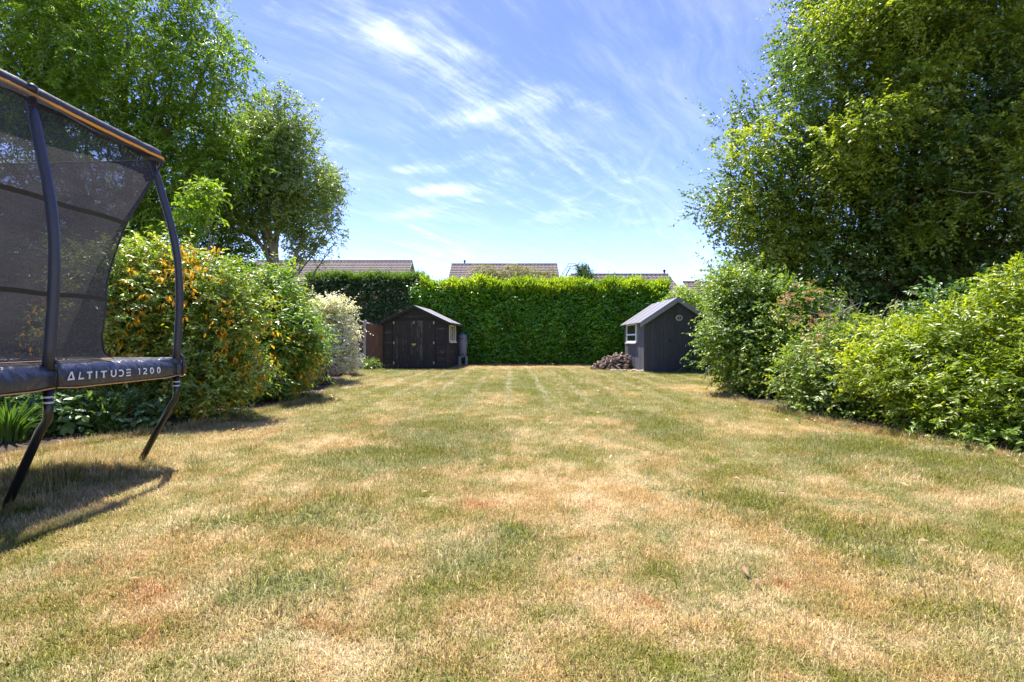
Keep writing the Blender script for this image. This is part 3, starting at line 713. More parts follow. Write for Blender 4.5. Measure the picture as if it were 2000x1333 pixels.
# --- hedges at the back
def laurel_hedge():
    x0, x1, y0, y1, z1 = -4.25, 7.3, 23.9, 25.2, 3.72
    r = empty('laurel_hedge', 'tall clipped bright green laurel hedge across the end of the lawn', 'hedge', (0, 0, 0))
    smp = box_sampler(x0, x1, y0, y1, 0.05, z1, .6, .3, faces=('front', 'top', 'left'), round_top=.45)
    d = sprays(smp, 13500, 7, .27, .145, .064, 31, out=.8, up=.45, rnd=.5, droop=.2, hang=.25, flat=.7, gapf=2.2, gap=-1.25)
    d = cat_sprays(d, sprays(box_sampler(x0 + .1, x1 - .1, y0 + .45, y1, 0.05, z1 - .2, .35, .1, faces=('front',), round_top=.2), 4200, 6, .3, .17, .08, 33, out=.6, up=.4, gap=-2),
                   sprays(box_sampler(x0 + .1, x1 - .1, y0 + .85, y1, 0.05, z1 - .15, .2, .1, faces=('front',), round_top=.2), 1900, 6, .3, .22, .13, 36, out=.5, up=.4, gap=-3),
                   sprays(box_sampler(x0 - .3, x1, y0 + .02, y1, 0.03, .5, .4, .12, faces=('front',), round_top=.05), 1500, 6, .2, .12, .055, 34, out=.7, up=.0, gap=-2),
                   sprays(box_sampler(x0 - .5, x0 + .3, y0 + .3, y1, 0.05, z1 - .1, .4, .1, faces=('front',), round_top=.2), 700, 6, .3, .15, .07, 35, gap=-2))
    leaf_object('foliage', d, L_LAUREL, r, fine=False)
    twig_object('stems', d['twig'], BARK_TWIG, r, .006, .08)
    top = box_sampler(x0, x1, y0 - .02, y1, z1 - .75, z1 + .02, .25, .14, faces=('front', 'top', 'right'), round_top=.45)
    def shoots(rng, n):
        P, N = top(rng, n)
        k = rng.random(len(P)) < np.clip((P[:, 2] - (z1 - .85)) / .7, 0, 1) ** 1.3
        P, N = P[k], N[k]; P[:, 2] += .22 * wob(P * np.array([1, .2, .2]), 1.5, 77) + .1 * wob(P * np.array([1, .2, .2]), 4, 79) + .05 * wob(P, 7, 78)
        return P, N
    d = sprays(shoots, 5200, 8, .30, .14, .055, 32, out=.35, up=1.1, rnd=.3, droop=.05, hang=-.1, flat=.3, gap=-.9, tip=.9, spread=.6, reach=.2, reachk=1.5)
    leaf_object('sunlit_top_growth', d, L_LAUREL_NEW_LIT, r, fine=False)
    d = sprays(box_sampler(x0, x1, y0 - .06, y1, .2, z1 - .5, .1, .16, faces=('front',)), 120, 2, .12, .12, .05, 38, out=.7, up=-.2, hang=.7, gap=.1, gapf=1.2)
    leaf_object('yellowed_leaves', d, L_YELLOW, r)
    rng = random.Random(4)
    mb = MB()
    for i in range(26):
        x = x0 + .3 + (x1 - x0 - .6) * i / 25 + rng.uniform(-.1, .1); p, q = limb((x, y0 + .55, 0), (x + rng.uniform(-.3, .3), y0 + .5, 2.6), .035, .012, rng, .06)
        mb.tube(p, q, 5)
    mb.build('trunk', BARK_GREY, r)
def leaf_litter():
    rng = np.random.default_rng(55); n = 1700; side = rng.random(n) < .5; y = rng.uniform(3, 20, n)
    off = np.where(rng.random(n) < .8, -np.abs(rng.normal(0, .22, n)), np.abs(rng.normal(0, .35, n)))
    x = np.where(side, left_edge(y) + off, right_edge(y) - off)
    m = 160; x = np.concatenate([x, rng.uniform(-3.5, 3.8, m)]); y = np.concatenate([y, rng.uniform(2.2, 16, m)]); n += m
    P = np.stack([x, y, ground_z(x, y) + .035], -1)
    D = unit(np.stack([rng.normal(size=n), rng.normal(size=n), rng.normal(0, .15, n)], -1)); N = unit(rng.normal(0, .35, (n, 3)) + [0, 0, 1])
    o = leaf_object('leaf_litter', dict(P=P, D=D, N=N, L=rng.uniform(.03, .07, n), W=rng.uniform(.018, .035, n), tint=rng.random(n)), L_BROWN, None, kind='stuff')
def conifer_hedge():
    x0, x1, y0, y1, z1 = -9.9, -4.35, 24.6, 26.4, 4.2
    r = empty('conifer_hedge', 'dark green conifer hedge with clipped top behind the black shed', 'hedge')
    smp = box_sampler(x0, x1, y0, y1, 0.3, z1, .55, .22, faces=('front', 'top'), round_top=.35)
    d = sprays(smp, 9500, 9, .32, .14, .042, 41, out=1.0, up=.1, rnd=.45, droop=.35, hang=.1, flat=1.2, gapf=2.2, gap=-1.3, tip=1.0, spread=.55)
    leaf_object('foliage', d, L_CONIFER, r)
    top = box_sampler(x0, x1, y0, y1, z1 - .3, z1 + .05, .15, .1, faces=('front', 'top'), round_top=.3)
    d = sprays(top, 1900, 9, .26, .10, .03, 42, out=.5, up=.8, rnd=.4, droop=.1, hang=0, flat=.6, gap=-.9, tip=1.0, spread=.5)
    leaf_object('sunlit_top_growth', d, L_CONIFER_LIT, r)
    mb = MB(); rng = random.Random(9)
    for i in range(9):
        x = x0 + .4 + i * .6; p, q = limb((x, 25.5, 0), (x, 25.5, 3.2), .07, .03, rng, .03); mb.tube(p, q, 6)
    mb.build('trunk', BARK_RED, r)

def shrub(name, label, cat, clumps, mat, n, per, slen, leaf, wid, seed, base=None, shell=.55, lump=.18, lumpf=2.4, fine=False, twig=.2, twigmat=None, stems=9, group=None, low=.0, extras=(), tier=None, **kw):
    C = np.array([c[:3] for c in clumps]); b = base or (C[:, 0].mean(), C[:, 1].mean(), 0.0)
    r = empty(name, label, cat, b, group=group)
    loc = [(c[0] - b[0], c[1] - b[1], c[2] - b[2], *c[3:]) for c in clumps]
    if tier:
        tl = tiers(loc, *tier, seed + 7, zmin=.1)
        d = cat_sprays(sprays(ell_sampler(tl, .6, 1.2, .15, 4.0, .04), int(n * .7), per, slen, leaf, wid, seed, **kw), sprays(ell_sampler(loc, shell, 1.0, lump, lumpf, .04, low), int(n * .3), per, slen, leaf, wid, seed + 1, **{**kw, 'gap': -1.0}))
    else: d = sprays(ell_sampler(loc, shell, 1.4, lump, lumpf, .04, low), n, per, slen, leaf, wid, seed, **kw)
    leaf_object('foliage', d, mat, r, fine)
    if twig: twig_object('twigs', d['twig'], twigmat or BARK_TWIG, r, max(.003, leaf * .045), twig, seed)
    rng = random.Random(seed)
    for i in range(stems):
        c = loc[i % len(loc)]; s = (rng.uniform(-.12, .12) + c[0] * .25, rng.uniform(-.12, .12) + c[1] * .25, -.02)
        e = (c[0] + rng.uniform(-.5, .5) * c[3], c[1] + rng.uniform(-.5, .5) * c[4], c[2] + rng.uniform(0, .6) * c[5])
        p, q = limb(s, e, .022, .007, rng, .1); MB().tube(p, q, 6, cap=False).build('stem', twigmat or BARK_TWIG, r, smooth=True)
    if tier: loc = [(c[0], c[1], c[2] * 1.03, c[3] * 1.3, c[4] * 1.3, c[5] * 1.2) for c in loc]
    for (nm, m2, kw2) in extras:
        kw2 = dict(kw2); n2 = kw2.pop('n'); p2 = kw2.pop('per'); s2 = kw2.pop('slen'); l2 = kw2.pop('leaf'); w2 = kw2.pop('wid'); sd = kw2.pop('seed'); sh = kw2.pop('shell', .4)
        cl = kw2.pop('clumps', None)
        lc = [(c[0] - b[0], c[1] - b[1], c[2] - b[2], *c[3:]) for c in cl] if cl else loc
        d2 = sprays(ell_sampler(lc, sh, 1.4, lump, lumpf, .08, low), n2, p2, s2, l2, w2, sd, **kw2)
        leaf_object(nm, d2, m2, r, fine)
    return r

# ------------------------------------------------------------------ left black shed
def board_mesh(name, length, h, mat, axis='x', t0=.020, t1=.009):
    """one shiplap board: thicker at its lower edge"""
    prof = [(0, 0), (-t0, 0), (-t0, .012), (-t1, h - .004), (0, h - .004)]
    mb = MB()
    if axis == 'x': mb.prism([(y, z) for y, z in prof], 'x', 0, length)          # faces -y
    else: mb.prism([(-y, z) for y, z in prof], 'y', 0, length)                   # faces +x
    return mb.mesh(name, mat)
def black_shed():
    W, L, EZ, RZ = 2.56, 2.7, 1.86, 2.47
    r = empty('black_shed', 'black stained timber shed with closed double doors and grey felt roof', 'shed', (-5.16, 20.52, 0), R(-4))
    MB().prism([(0.02, .03), (W - .02, .03), (W - .02, EZ), (W / 2, RZ), (0.02, EZ)], 'y', .02, L).build('wall', M_BLACKWOOD_H, r)
    MB().box(-.02, W + .02, -.01, L, -.02, .045).build('floor_bearer', M_BLACKTRIM, r)
    rng = random.Random(2); dx0, dx1, h = .40, 2.10, .094
    ml = board_mesh('board', dx0 - .03, h, M_BLACKWOOD_H); mr = board_mesh('board', W - dx1 - .03, h, M_BLACKWOOD_H); ms = board_mesh('board', L, h, M_BLACKWOOD_S, 'y')
    z = .05
    while z < EZ - .05:
        link('board', ml, r, (0.0, .02 + rng.uniform(-.002, .002), z)); link('board', mr, r, (dx1 + .03, .02 + rng.uniform(-.002, .002), z))
        link('board', ms, r, (W - .02, .0, z)); z += h
    z = 1.97
    while z < RZ - .06:
        half = (RZ - z - .02) / (RZ - EZ) * W / 2
        tp = max(half - h * (W / 2) / (RZ - EZ), .02)
        MB().add([(W / 2 - half, .02, z), (W / 2 + half, .02, z), (W / 2 + tp, .02, z + h), (W / 2 - tp, .02, z + h),
                  (W / 2 - half, 0, z), (W / 2 + half, 0, z), (W / 2 + tp, .011, z + h), (W / 2 - tp, .011, z + h)],
                 [(0, 1, 2, 3), (7, 6, 5, 4), (0, 4, 5, 1), (1, 5, 6, 2), (2, 6, 7, 3), (3, 7, 4, 0)]).build('board', M_BLACKWOOD_H, r)
        z += h
    for x in (-.012, W - .035): MB().box(x, x + .047, -.024, .03, .04, EZ + .02).build('corner_trim', M_BLACKTRIM, r)
    MB().box(dx0 - .03, dx1 + .03, -.03, .02, 1.93, 1.975).build('door_head', M_BLACKTRIM, r)
    # doors: each of seven boards
    for k, (a, b) in enumerate(((dx0, (dx0 + dx1) / 2 - .004), ((dx0 + dx1) / 2 + .004, dx1))):
        d = bpy.data.objects.new('door', None); COL.objects.link(d); d.parent = r; d.location = (a, 0, .06)
        n = 7; bw = (b - a) / n
        me = MB().box(.003, bw - .003, -.028, 0, 0, 1.86).mesh('board', M_BLACKWOOD_V, bev=.003)
        for i in range(n): link('board', me, d, (i * bw, rng.uniform(-.003, .003), rng.uniform(-.008, .004)))
        hx = .01 if k == 0 else (b - a) - .07
        for z in (.12, .92, 1.72): MB().box(hx, hx + .06, -.036, -.03, z, z + .10).build('hinge', M_STEEL, d)
        if k == 0:
            MB().box((b - a) - .07, (b - a) + .09, -.05, -.032, .88, .94).tube([((b - a) + .02, -.06, .88), ((b - a) + .02, -.06, .83)], .02, 8).build('hasp', M_BRASS, d)
            MB().box((b - a) - .01, (b - a) + .03, -.045, -.032, 1.72, 1.83).build('bolt', M_STEEL, d)
    # side window, cream frame with two mullions
    wn = bpy.data.objects.new('window', None); COL.objects.link(wn); wn.parent = r; wn.location = (W, .55, 1.05)
    ww, wh = 1.36, .72; mb = MB()
    mb.box(0, .045, 0, .07, 0, wh).box(0, .045, ww - .07, ww, 0, wh).box(0, .045, .07, ww - .07, 0, .07).box(0, .045, .07, ww - .07, wh - .06, wh)
    mb.box(.002, .04, ww / 3 - .02, ww / 3 + .035, .07, wh - .06).box(.002, .04, 2 * ww / 3 - .02, 2 * ww / 3 + .035, .07, wh - .06)
    mb.build('frame', M_CREAM, wn); MB().box(.045, .08, -.04, ww + .04, -.03, .02).build('sill', M_CREAM, wn)
    for i in range(3):
        y0 = .07 if i == 0 else i * ww / 3 + .035; y1 = (i + 1) * ww / 3 - .02 if i < 2 else ww - .07
        MB().box(.012, .02, y0, y1, .07, wh - .06).build('pane', M_GLASS, wn)
    # roof: two felted slopes, fascias
    ov, fo = .15, .13; sl = (RZ - EZ) / (W / 2)
    for s in (-1, 1):
        ex = W / 2 + s * (W / 2 + ov); ez = EZ - ov * sl
        poly = [(W / 2, RZ + .02), (ex, ez + .02), (ex, ez + .055), (W / 2, RZ + .055)]
        rf = MB().prism(poly, 'y', -fo, L + .1).build('roof', M_FELT, r)
        for y in (.75, 1.7):   # felt laps
            lp = [(W / 2, RZ + .0555), (ex, ez + .0555), (ex, ez + .064), (W / 2, RZ + .064)]
            MB().prism(lp, 'y', y, y + .05).build('felt_lap', M_FELT, rf)
        fp = [(W / 2, RZ + .045), (ex, ez + .045), (ex, ez - .075), (W / 2, RZ - .075)]
        MB().prism(fp, 'y', -fo - .022, -fo - .002).build('bargeboard', M_BLACKTRIM, r)
        x0 = ex + (.0 if s > 0 else -.02)
        MB().box(x0 + .002, x0 + .018, -fo, L + .1, ez - .03, ez + .04).build('fascia', M_BLACKTRIM, r)
    MB().tube([(W + .17, -.1, EZ - .09), (W + .17, L + .1, EZ - .11)], .035, 8).build('gutter', M_BLACKTRIM, r)
    MB().tube([(W + .17, L + .05, EZ - .11), (W + .19, L + .05, 1.42)], .02, 8).build('downpipe', M_BLACKTRIM, r)
black_shed()

def water_butt():
    r = empty('water_butt', 'grey plastic water butt with domed lid beside the black shed', 'water butt', (-2.24, 23.25, 0), .2)
    MB().lathe([(.15, .42), (.175, .44), (.19, .62), (.205, .9), (.205, 1.12), (.2, 1.14)], k=24).build('barrel', M_BUTT, r, smooth=True)
    MB().lathe([(.212, 1.12), (.22, 1.14), (.22, 1.18), (.205, 1.19)], k=24).build('rim', M_BUTT_LID, r, smooth=True)
    MB().lathe([(.205, 1.19), (.2, 1.28), (.17, 1.36), (.10, 1.42), (.03, 1.44), (.03, 1.47), (.0, 1.475)], k=24).build('lid', M_BUTT_LID, r, smooth=True)
    for z in (.66, .86): MB().lathe([(.196, z), (.211, z + .012), (.2, z + .028)], k=24).build('hoop', M_BUTT, r, smooth=True)
    mb = MB(); mb.box(-.21, -.09, -.19, .19, 0, .36); mb.build('stand_leg', M_BUTT, r, bev=.01)
    mb = MB(); mb.box(.09, .21, -.19, .19, 0, .36); mb.build('stand_leg', M_BUTT, r, bev=.01)
    MB().box(-.22, .22, -.2, .2, .365, .415).build('stand_top', M_BUTT, r, bev=.01)
    MB().tube([(0, -.19, .52), (0, -.26, .52), (0, -.27, .48)], .018, 8).build('tap', M_BLACKTRIM, r)
water_butt()

# ------------------------------------------------------------------ right slate shed
def slate_shed():
    W, L, EZ, RZ = 2.26, 3.0, 1.80, 2.55
    r = empty('slate_shed', 'slate grey shed with pale bargeboards and oval sign beside the log heap', 'shed', (4.58, 17.75, 0), 0)
    sl = (RZ - EZ) / (W / 2)
    MB().prism([(.02, .02), (W - .02, .02), (W - .02, EZ), (W / 2, RZ), (.02, EZ)], 'y', .02, L).build('wall', M_SLATE_V, r)
    def top(x): return RZ - abs(x - W / 2) * sl - .01
    dx0, dx1, dz0, dz1 = .83, 1.63, .14, 2.03
    n = 20; bw = W / n; rng = random.Random(5)
    for i in range(n):
        a, b = i * bw + .0025, (i + 1) * bw - .0025; z0 = .03
        if a >= dx0 - .05 and b <= dx1 + .06: z0 = dz1 + .05
        pts = [(a, z0), (b, z0), (b, top(b))] + ([(W / 2, top(W / 2))] if a < W / 2 < b else []) + [(a, top(a))]
        if top(a) - z0 > .03: MB().prism(pts, 'y', rng.uniform(-.002, .002), .02).build('board', M_SLATE_V, r)
    me = MB().box(0, .02, .003, .097, .03, EZ - .02).mesh('board', M_SLATE_SIDE)
    for i in range(30): link('board', me, r, (rng.uniform(-.002, .002), i * .1, 0))
    MB().box(-.012, .045, -.014, -.003, .03, EZ - .03).build('corner_trim', M_SLATE_V, r)
    d = bpy.data.objects.new('door', None); COL.objects.link(d); d.parent = r; d.location = (dx0, -.006, dz0)
    nb = 8; bw = (dx1 - dx0) / nb; me = MB().box(.003, bw - .003, -.012, .01, 0, dz1 - dz0).mesh('board', M_SLATE_V)
    for i in range(nb): link('board', me, d, (i * bw, rng.uniform(-.002, .002), 0))
    MB().box(.04, .09, -.024, -.014, .93, 1.02).build('latch', M_BLACKTRIM, d)
    mb = MB().box(dx0 - .05, dx0 - .005, -.012, .0, dz0 - .05, dz1 + .05).box(dx1 + .005, dx1 + .05, -.012, 0, dz0 - .05, dz1 + .05).box(dx0 - .005, dx1 + .005, -.012, 0, dz1 + .005, dz1 + .05)
    mb.build('door_frame', M_SLATE_V, r)
    MB().box(dx0 - .05, dx1 + .05, -.05, .0, .06, .115).build('door_sill', M_SLATE_V, r)
    # oval sign on the door: cream rim, olive face, dark marks
    sg = bpy.data.objects.new('sign', None); COL.objects.link(sg); sg.parent = r; sg.location = ((1327 - 1000) / 1000 * 17.7 - 4.58, -.02, 1.9)
    def oval(a, b, y0, y1, nm, mat, k=28):
        MB().prism([(a * math.cos(2 * math.pi * i / k), b * math.sin(2 * math.pi * i / k)) for i in range(k)], 'y', y0, y1).build(nm, mat, sg)
    oval(.115, .098, -.012, 0, 'rim', M_CREAM); oval(.094, .078, -.0155, -.0125, 'face', simple('olive_sign_face', (.27, .27, .20), .6))
    marks = MB()
    marks.prism([(-.072, -.012), (-.062, .018), (-.048, .004), (-.034, .02), (-.018, .006), (-.012, -.018), (-.038, -.038), (-.058, -.03)], 'y', -.0185, -.016)
    marks.prism([(.018, .03), (.06, .034), (.058, -.01), (.042, -.042), (.014, -.036), (.018, -.022), (.034, -.022), (.038, .012), (.018, .014)], 'y', -.0185, -.016)
    marks.build('marks', simple('dark_sign_paint', (.025, .022, .02), .6), sg)
    # side window
    wn = bpy.data.objects.new('window', None); COL.objects.link(wn); wn.parent = r; wn.location = (-.05, 1.0, 1.03)
    ww, wh = 1.55, .74; t = .31; f = .075
    mb = MB().box(0, .05, 0, f, 0, wh).box(0, .05, ww - f, ww, 0, wh).box(0, .05, f, ww - f, 0, f).box(0, .05, f, ww - f, wh - f, wh).box(.004, .05, f, ww - f, t - .03, t + .03)
    mb.build('frame', M_WHITE, wn); MB().box(-.05, 0, -.03, ww + .03, -.03, .012).build('sill', M_WHITE, wn)
    MB().box(.022, .03, f, ww - f, f, t - .03).build('pane', M_GLASS, wn); MB().box(.022, .03, f, ww - f, t + .03, wh - f).build('pane', M_GLASS, wn)
    ov, fo = .17, .18
    for s in (-1, 1):
        ex = W / 2 + s * (W / 2 + ov); ez = EZ - ov * sl
        rf = MB().prism([(W / 2, RZ + .03), (ex, ez + .03), (ex, ez + .06), (W / 2, RZ + .06)], 'y', -fo, L + .12).build('roof', M_FELT_PALE, r)
        for y in (.6, 1.5, 2.4):
            MB().prism([(W / 2, RZ + .0605), (ex, ez + .0605), (ex, ez + .069), (W / 2, RZ + .069)], 'y', y, y + .06).build('felt_lap', M_FELT_PALE, rf)
        MB().prism([(W / 2, RZ + .075), (ex, ez + .075), (ex, ez - .115), (W / 2, RZ - .115)], 'y', -fo - .025, -fo - .003).build('bargeboard', M_BARGE, r)
    MB().box(W / 2 - .05, W / 2 + .05, -fo - .035, -fo - .027, RZ - .13, RZ + .06).build('finial', M_BARGE, r)
slate_shed()

# ------------------------------------------------------------------ fence beside the black shed, brown shed behind it
def fence():
    r = empty('wooden_fence', 'brown vertical board fence with concrete post left of black shed', 'fence', (-6.03, 21.0, 0))
    MB().prism([(-.055, 0), (.055, 0), (.055, 1.93), (0, 1.97), (-.055, 1.93)], 'y', -.06, .06).build('post', M_CONCRETE, r, bev=.006)
    MB().prism([(-1.96, 0), (-1.85, 0), (-1.85, 1.93), (-1.905, 1.97), (-1.96, 1.93)], 'y', -.06, .06).build('post', M_CONCRETE, r, bev=.006)
    rng = random.Random(8)
    for a, b in ((-1.84, -.06), (.06, .86)):
        MB().box(a, b, -.04, .04, .0, .2).build('gravel_board', M_CONCRETE, r)
        n = int((b - a) / .155); bw = (b - a) / n
        me = MB().prism([(0, 0), (bw + .012, -.006), (bw + .012, -.014), (0, -.022)], 'z', .2, 1.78).mesh('board', M_FENCE)
        for i in range(n): link('board', me, r, (a + i * bw, rng.uniform(-.002, .002), rng.uniform(-.01, .004)))
        MB().box(a, b, -.035, .03, 1.785, 1.815).build('capping', M_FENCE, r)
        for z in (.4, 1.0, 1.6): MB().box(a, b, .003, .04, z, z + .06).build('rail', M_FENCE, r)
fence()
def brown_shed():
    r = empty('brown_shed', 'small red brown timber shed glimpsed over the fence under the conifers', 'shed', (-7.2, 22.9, 0))
    h = .12
    MB().prism([(0.02, 0), (.98, 0), (.98, 1.75), (.5, 1.93), (0.02, 1.75)], 'y', .02, 1.2).build('wall', M_REDWOOD, r)
    me = board_mesh('board', 1.0, h, M_REDWOOD)
    for i in range(14): link('board', me, r, (0, .02, .02 + i * h))
    for s in (-1, 1): MB().prism([(.5, 1.95), (.5 + s * .6, 1.71), (.5 + s * .6, 1.75), (.5, 1.99)], 'y', -.1, 1.3).build('roof', M_TILE, r)
brown_shed()

# ------------------------------------------------------------------ houses beyond the hedge
def house(label, x0, x1, ridge_y, ridge_z, depth, slope, group='brick houses beyond the hedges', vent=None, white_gable=False):
    r = empty('house', label, 'house', ((x0 + x1) / 2, ridge_y, 0), group=group)
    hw = (x1 - x0) / 2; ez = ridge_z - depth * slope; ov = .35
    MB().prism([(-depth + ov, 0), (depth - ov, 0), (depth - ov, ez + ov * slope - .06), (0, ridge_z - .06), (-depth + ov, ez + ov * slope - .06)], 'x', -hw + .12, hw - .12).build('wall', M_BRICK, r)
    for s in (-1, 1):
        rf = MB().prism([(0, ridge_z - .04), (s * depth, ez - .04), (s * depth, ez), (0, ridge_z)], 'x', -hw, hw).build('roof', M_BARGE, r)
        n = int(depth * math.sqrt(1 + slope * slope) / .34); dy = depth / n; me = None
        nt = max(4, int(2 * hw / .33)); tw = 2 * hw / nt
        mb = MB()   # one course of tiles: each tile slightly rolled, lower edge proud of the course below
        for k in range(nt):
            xa, xm, xb = -hw + k * tw, -hw + (k + .5) * tw, -hw + (k + 1) * tw - .008
            y1, z1 = s * (dy + .02), -(dy + .02) * slope
            vs = [(xa, 0, .008), (xm, 0, .032), (xb, 0, .012), (xa, y1, z1 + .06), (xm, y1, z1 + .095), (xb, y1, z1 + .065), (xa, y1, z1 + .006), (xm, y1, z1 + .006), (xb, y1, z1 + .006)]
            mb.add(vs, [(0, 1, 4, 3), (1, 2, 5, 4), (3, 4, 7, 6), (4, 5, 8, 7)])
        me = mb.mesh('tile_row', M_TILE)
        for i in range(n): link('tile_row', me, rf, (0, s * dy * i, ridge_z - dy * i * slope))
        if s < 0:
            MB().box(-hw, hw, -depth - .03, -depth - .005, ez - .18, ez + .01).build('fascia', M_WHITE, r)
            MB().tube([(-hw, -depth - .09, ez - .04), (hw, -depth - .09, ez - .04)], .06, 8).build('gutter', M_BLACKTRIM, r)
    nr = int(2 * hw / .45); rw = 2 * hw / nr
    me = MB().prism([(-.13, -.05), (-.10, .045), (0, .085), (.10, .045), (.13, -.05)], 'x', 0.006, rw - .006).mesh('ridge_tile', M_RIDGE)
    for i in range(nr): link('ridge_tile', me, r, (-hw + i * rw, 0, ridge_z + .02))
    for s in (-1, 1):
        for q in (-1, 1):
            MB().prism([(0, ridge_z - .0), (q * depth, ez - .0), (q * depth, ez - .2), (0, ridge_z - .2)], 'x', s * (hw + .003) if s > 0 else -hw - .028, s * (hw + .003) + .025 if s > 0 else -hw - .003).build('bargeboard', M_WHITE if white_gable else M_BARGE, r)
    for s in (-1, 1):
        k = 4 if hw > 3 else 1
        for i in range(k):
            xw = -hw + (i + .5) * 2 * hw / k
            for zz_ in ((.9, 2.1), (3.2, 4.3)):
                if zz_[1] < ez - .3:
                    wo_ = MB().box(xw - .65, xw + .65, s * (depth - ov) - .03, s * (depth - ov) + .03, zz_[0], zz_[1]).build('window', M_WHITE, r)
                    MB().box(xw - .57, xw - .04, s * (depth - ov + .035) - .008, s * (depth - ov + .035) + .008, zz_[0] + .08, zz_[1] - .08).box(xw + .04, xw + .57, s * (depth - ov + .035) - .008, s * (depth - ov + .035) + .008, zz_[0] + .08, zz_[1] - .08).build('pane', M_GLASS, wo_)
    if vent:
        vx, vy = vent; vz = ridge_z - abs(vy) * slope
        MB().tube([(vx, vy, vz - .1), (vx, vy, vz + .55)], .06, 10).lathe([(.1, 0), (.1, .14), (.03, .18)], (vx, vy, vz + .55), 10).build('flue', M_BLACKTRIM, r)
    return r
house('brick house with long pale tiled roof above the dark conifer hedge', -23.0, -8.95, 46.0, 8.27, 4.6, .66)
house('brick house whose tiled roof rises over the middle of the laurel hedge', -5.43, 4.05, 46.0, 7.98, 4.6, .66, vent=(-3.6, .4))
house('brick house with lower tiled roof above the right end of laurel hedge', 4.6, 12.2, 40.0, 6.28, 4.3, .5, vent=(3.65, .5))
house('brick house with white gable boards just right of the slate shed roof', 11.35, 17.5, 34.0, 4.98, 3.8, .55, white_gable=True)

# ------------------------------------------------------------------ log heap, stones, small things
def logs():
    rng = random.Random(12); meshes = []
    for k in range(6):
        L = rng.uniform(.28, .5); rr = rng.uniform(.035, .065); n = rng.choice([5, 6, 7])
        ang = sorted(rng.uniform(0, 6.28) for _ in range(n)) if k % 2 else [6.283 * i / 9 for i in range(9)]
        ang = [6.283 * i / n + rng.uniform(-.25, .25) for i in range(n)] if k % 2 else ang
        poly = [(rr * rng.uniform(.75, 1.1) * math.cos(a), rr * rng.uniform(.75, 1.1) * math.sin(a)) for a in ang]
        me = MB().prism(poly, 'y', -L / 2, L / 2).mesh('log', M_LOG)
        me.materials.append(M_LOGEND)
        for p in me.polygons:
            if abs(p.normal.y) > .9: p.material_index = 1
        meshes.append((me, L, rr))
    cx, cy = 3.98, 19.7
    for i in range(190):
        # a loose mound: more logs towards the middle, each on the ones below
        a, q = rng.uniform(0, 6.28), math.sqrt(rng.random())
        x = cx + q * .85 * math.cos(a); y = cy + q * .6 * math.sin(a)
        if x > 4.44: x = 4.44 - rng.random() * .3
        e = 1 - ((x - 4.15) / 1.0) ** 2 - ((y - cy) / .75) ** 2
        top = max(.06, .56 * max(0, e) ** .8)
        z = rng.random() ** .7 * top; me, L, rr = rng.choice(meshes)
        o = link('log', me, None, (x, y, max(rr, z)), (rng.gauss(0, .35), rng.gauss(0, .3), rng.uniform(0, 6.28)))
        tag(o, 'split brown log in the loose heap between hedge and slate shed', 'log', 'split logs heaped beside the slate shed')
logs()
def blob_mesh(name, seed, mat, sx, sy, sz):
    bm = bmesh.new(); bmesh.ops.create_icosphere(bm, subdivisions=2, radius=1.0); rng = random.Random(seed)
    ph = [rng.uniform(0, 6) for _ in range(6)]
    for v in bm.verts:
        k = 1 + .14 * math.sin(v.co.x * 3 + ph[0]) + .12 * math.sin(v.co.y * 4 + ph[1]) + .1 * math.sin(v.co.z * 5 + ph[2])
        v.co = Vector((v.co.x * sx * k, v.co.y * sy * k, v.co.z * sz * k))
    me = bpy.data.meshes.new(name); bm.to_mesh(me); bm.free(); me.materials.append(mat); return me
stm = [blob_mesh('stone', s, M_STONE, .09, .07, .055) for s in range(3)]
rng = random.Random(31)
for i in range(11):
    px = 1196 + i * 6.2; D = 18.75 - i * .085
    o = link('stone', stm[i % 3], None, ((px - 1000) / 1000 * D, D + rng.uniform(-.05, .05), .035), (0, 0, rng.uniform(0, 6)), [rng.uniform(.7, 1.3)] * 3)
    which = ('first', 'second', 'third', 'fourth', 'fifth', 'sixth', 'seventh', 'eighth', 'ninth', 'tenth', 'last')[i]
    tag(o, which + ' pale edging stone counting from log heap towards slate shed corner', 'stone', 'pale edging stones by the slate shed')
def gnome_stone():
    r = empty('garden_ornament', 'small grey pointed stone ornament at the foot of the cream shrub', 'ornament', (*at(700, 19.6)[:2], 0))
    MB().lathe([(.11, 0), (.12, .04), (.10, .12), (.105, .17), (.08, .22), (.05, .26)], k=14).build('body', M_GREYSTONE, r, smooth=True)
    MB().lathe([(.055, .255), (.065, .29), (.05, .33), (.02, .42), (.0, .45)], k=14).build('hat', M_GREYSTONE, r, smooth=True)
gnome_stone()
def stake():
    x, y, _ = at(1385, 15.9)
    r = empty('marker_stake', 'short white stake in the grass under the right hand bush', 'stake', (x, y, 0))
    MB().prism([(-.025, -.1), (.025, -.1), (.025, .30), (0, .34), (-.025, .30)], 'y', -.012, .012).build('shaft', M_WHITE, r)
    MB().box(-.04, .04, -.016, .016, .22, .27).build('tab', M_WHITE, r)
    b = empty('planter_box', 'low dark planter box in the shade behind the white stake', 'planter', (x + .33, y + .35, 0))
    MB().box(-.26, .26, -.17, -.14, 0, .2).build('side_panel', M_BLACKWOOD_H, b); MB().box(-.26, .26, .14, .17, 0, .2).build('side_panel', M_BLACKWOOD_H, b)
    MB().box(-.26, -.23, -.139, .139, 0, .2).build('end_panel', M_BLACKWOOD_H, b); MB().box(.23, .26, -.139, .139, 0, .2).build('end_panel', M_BLACKWOOD_H, b)
    MB().box(-.229, .229, -.139, .139, .02, .15).build('soil', M_SOIL, b)
stake()

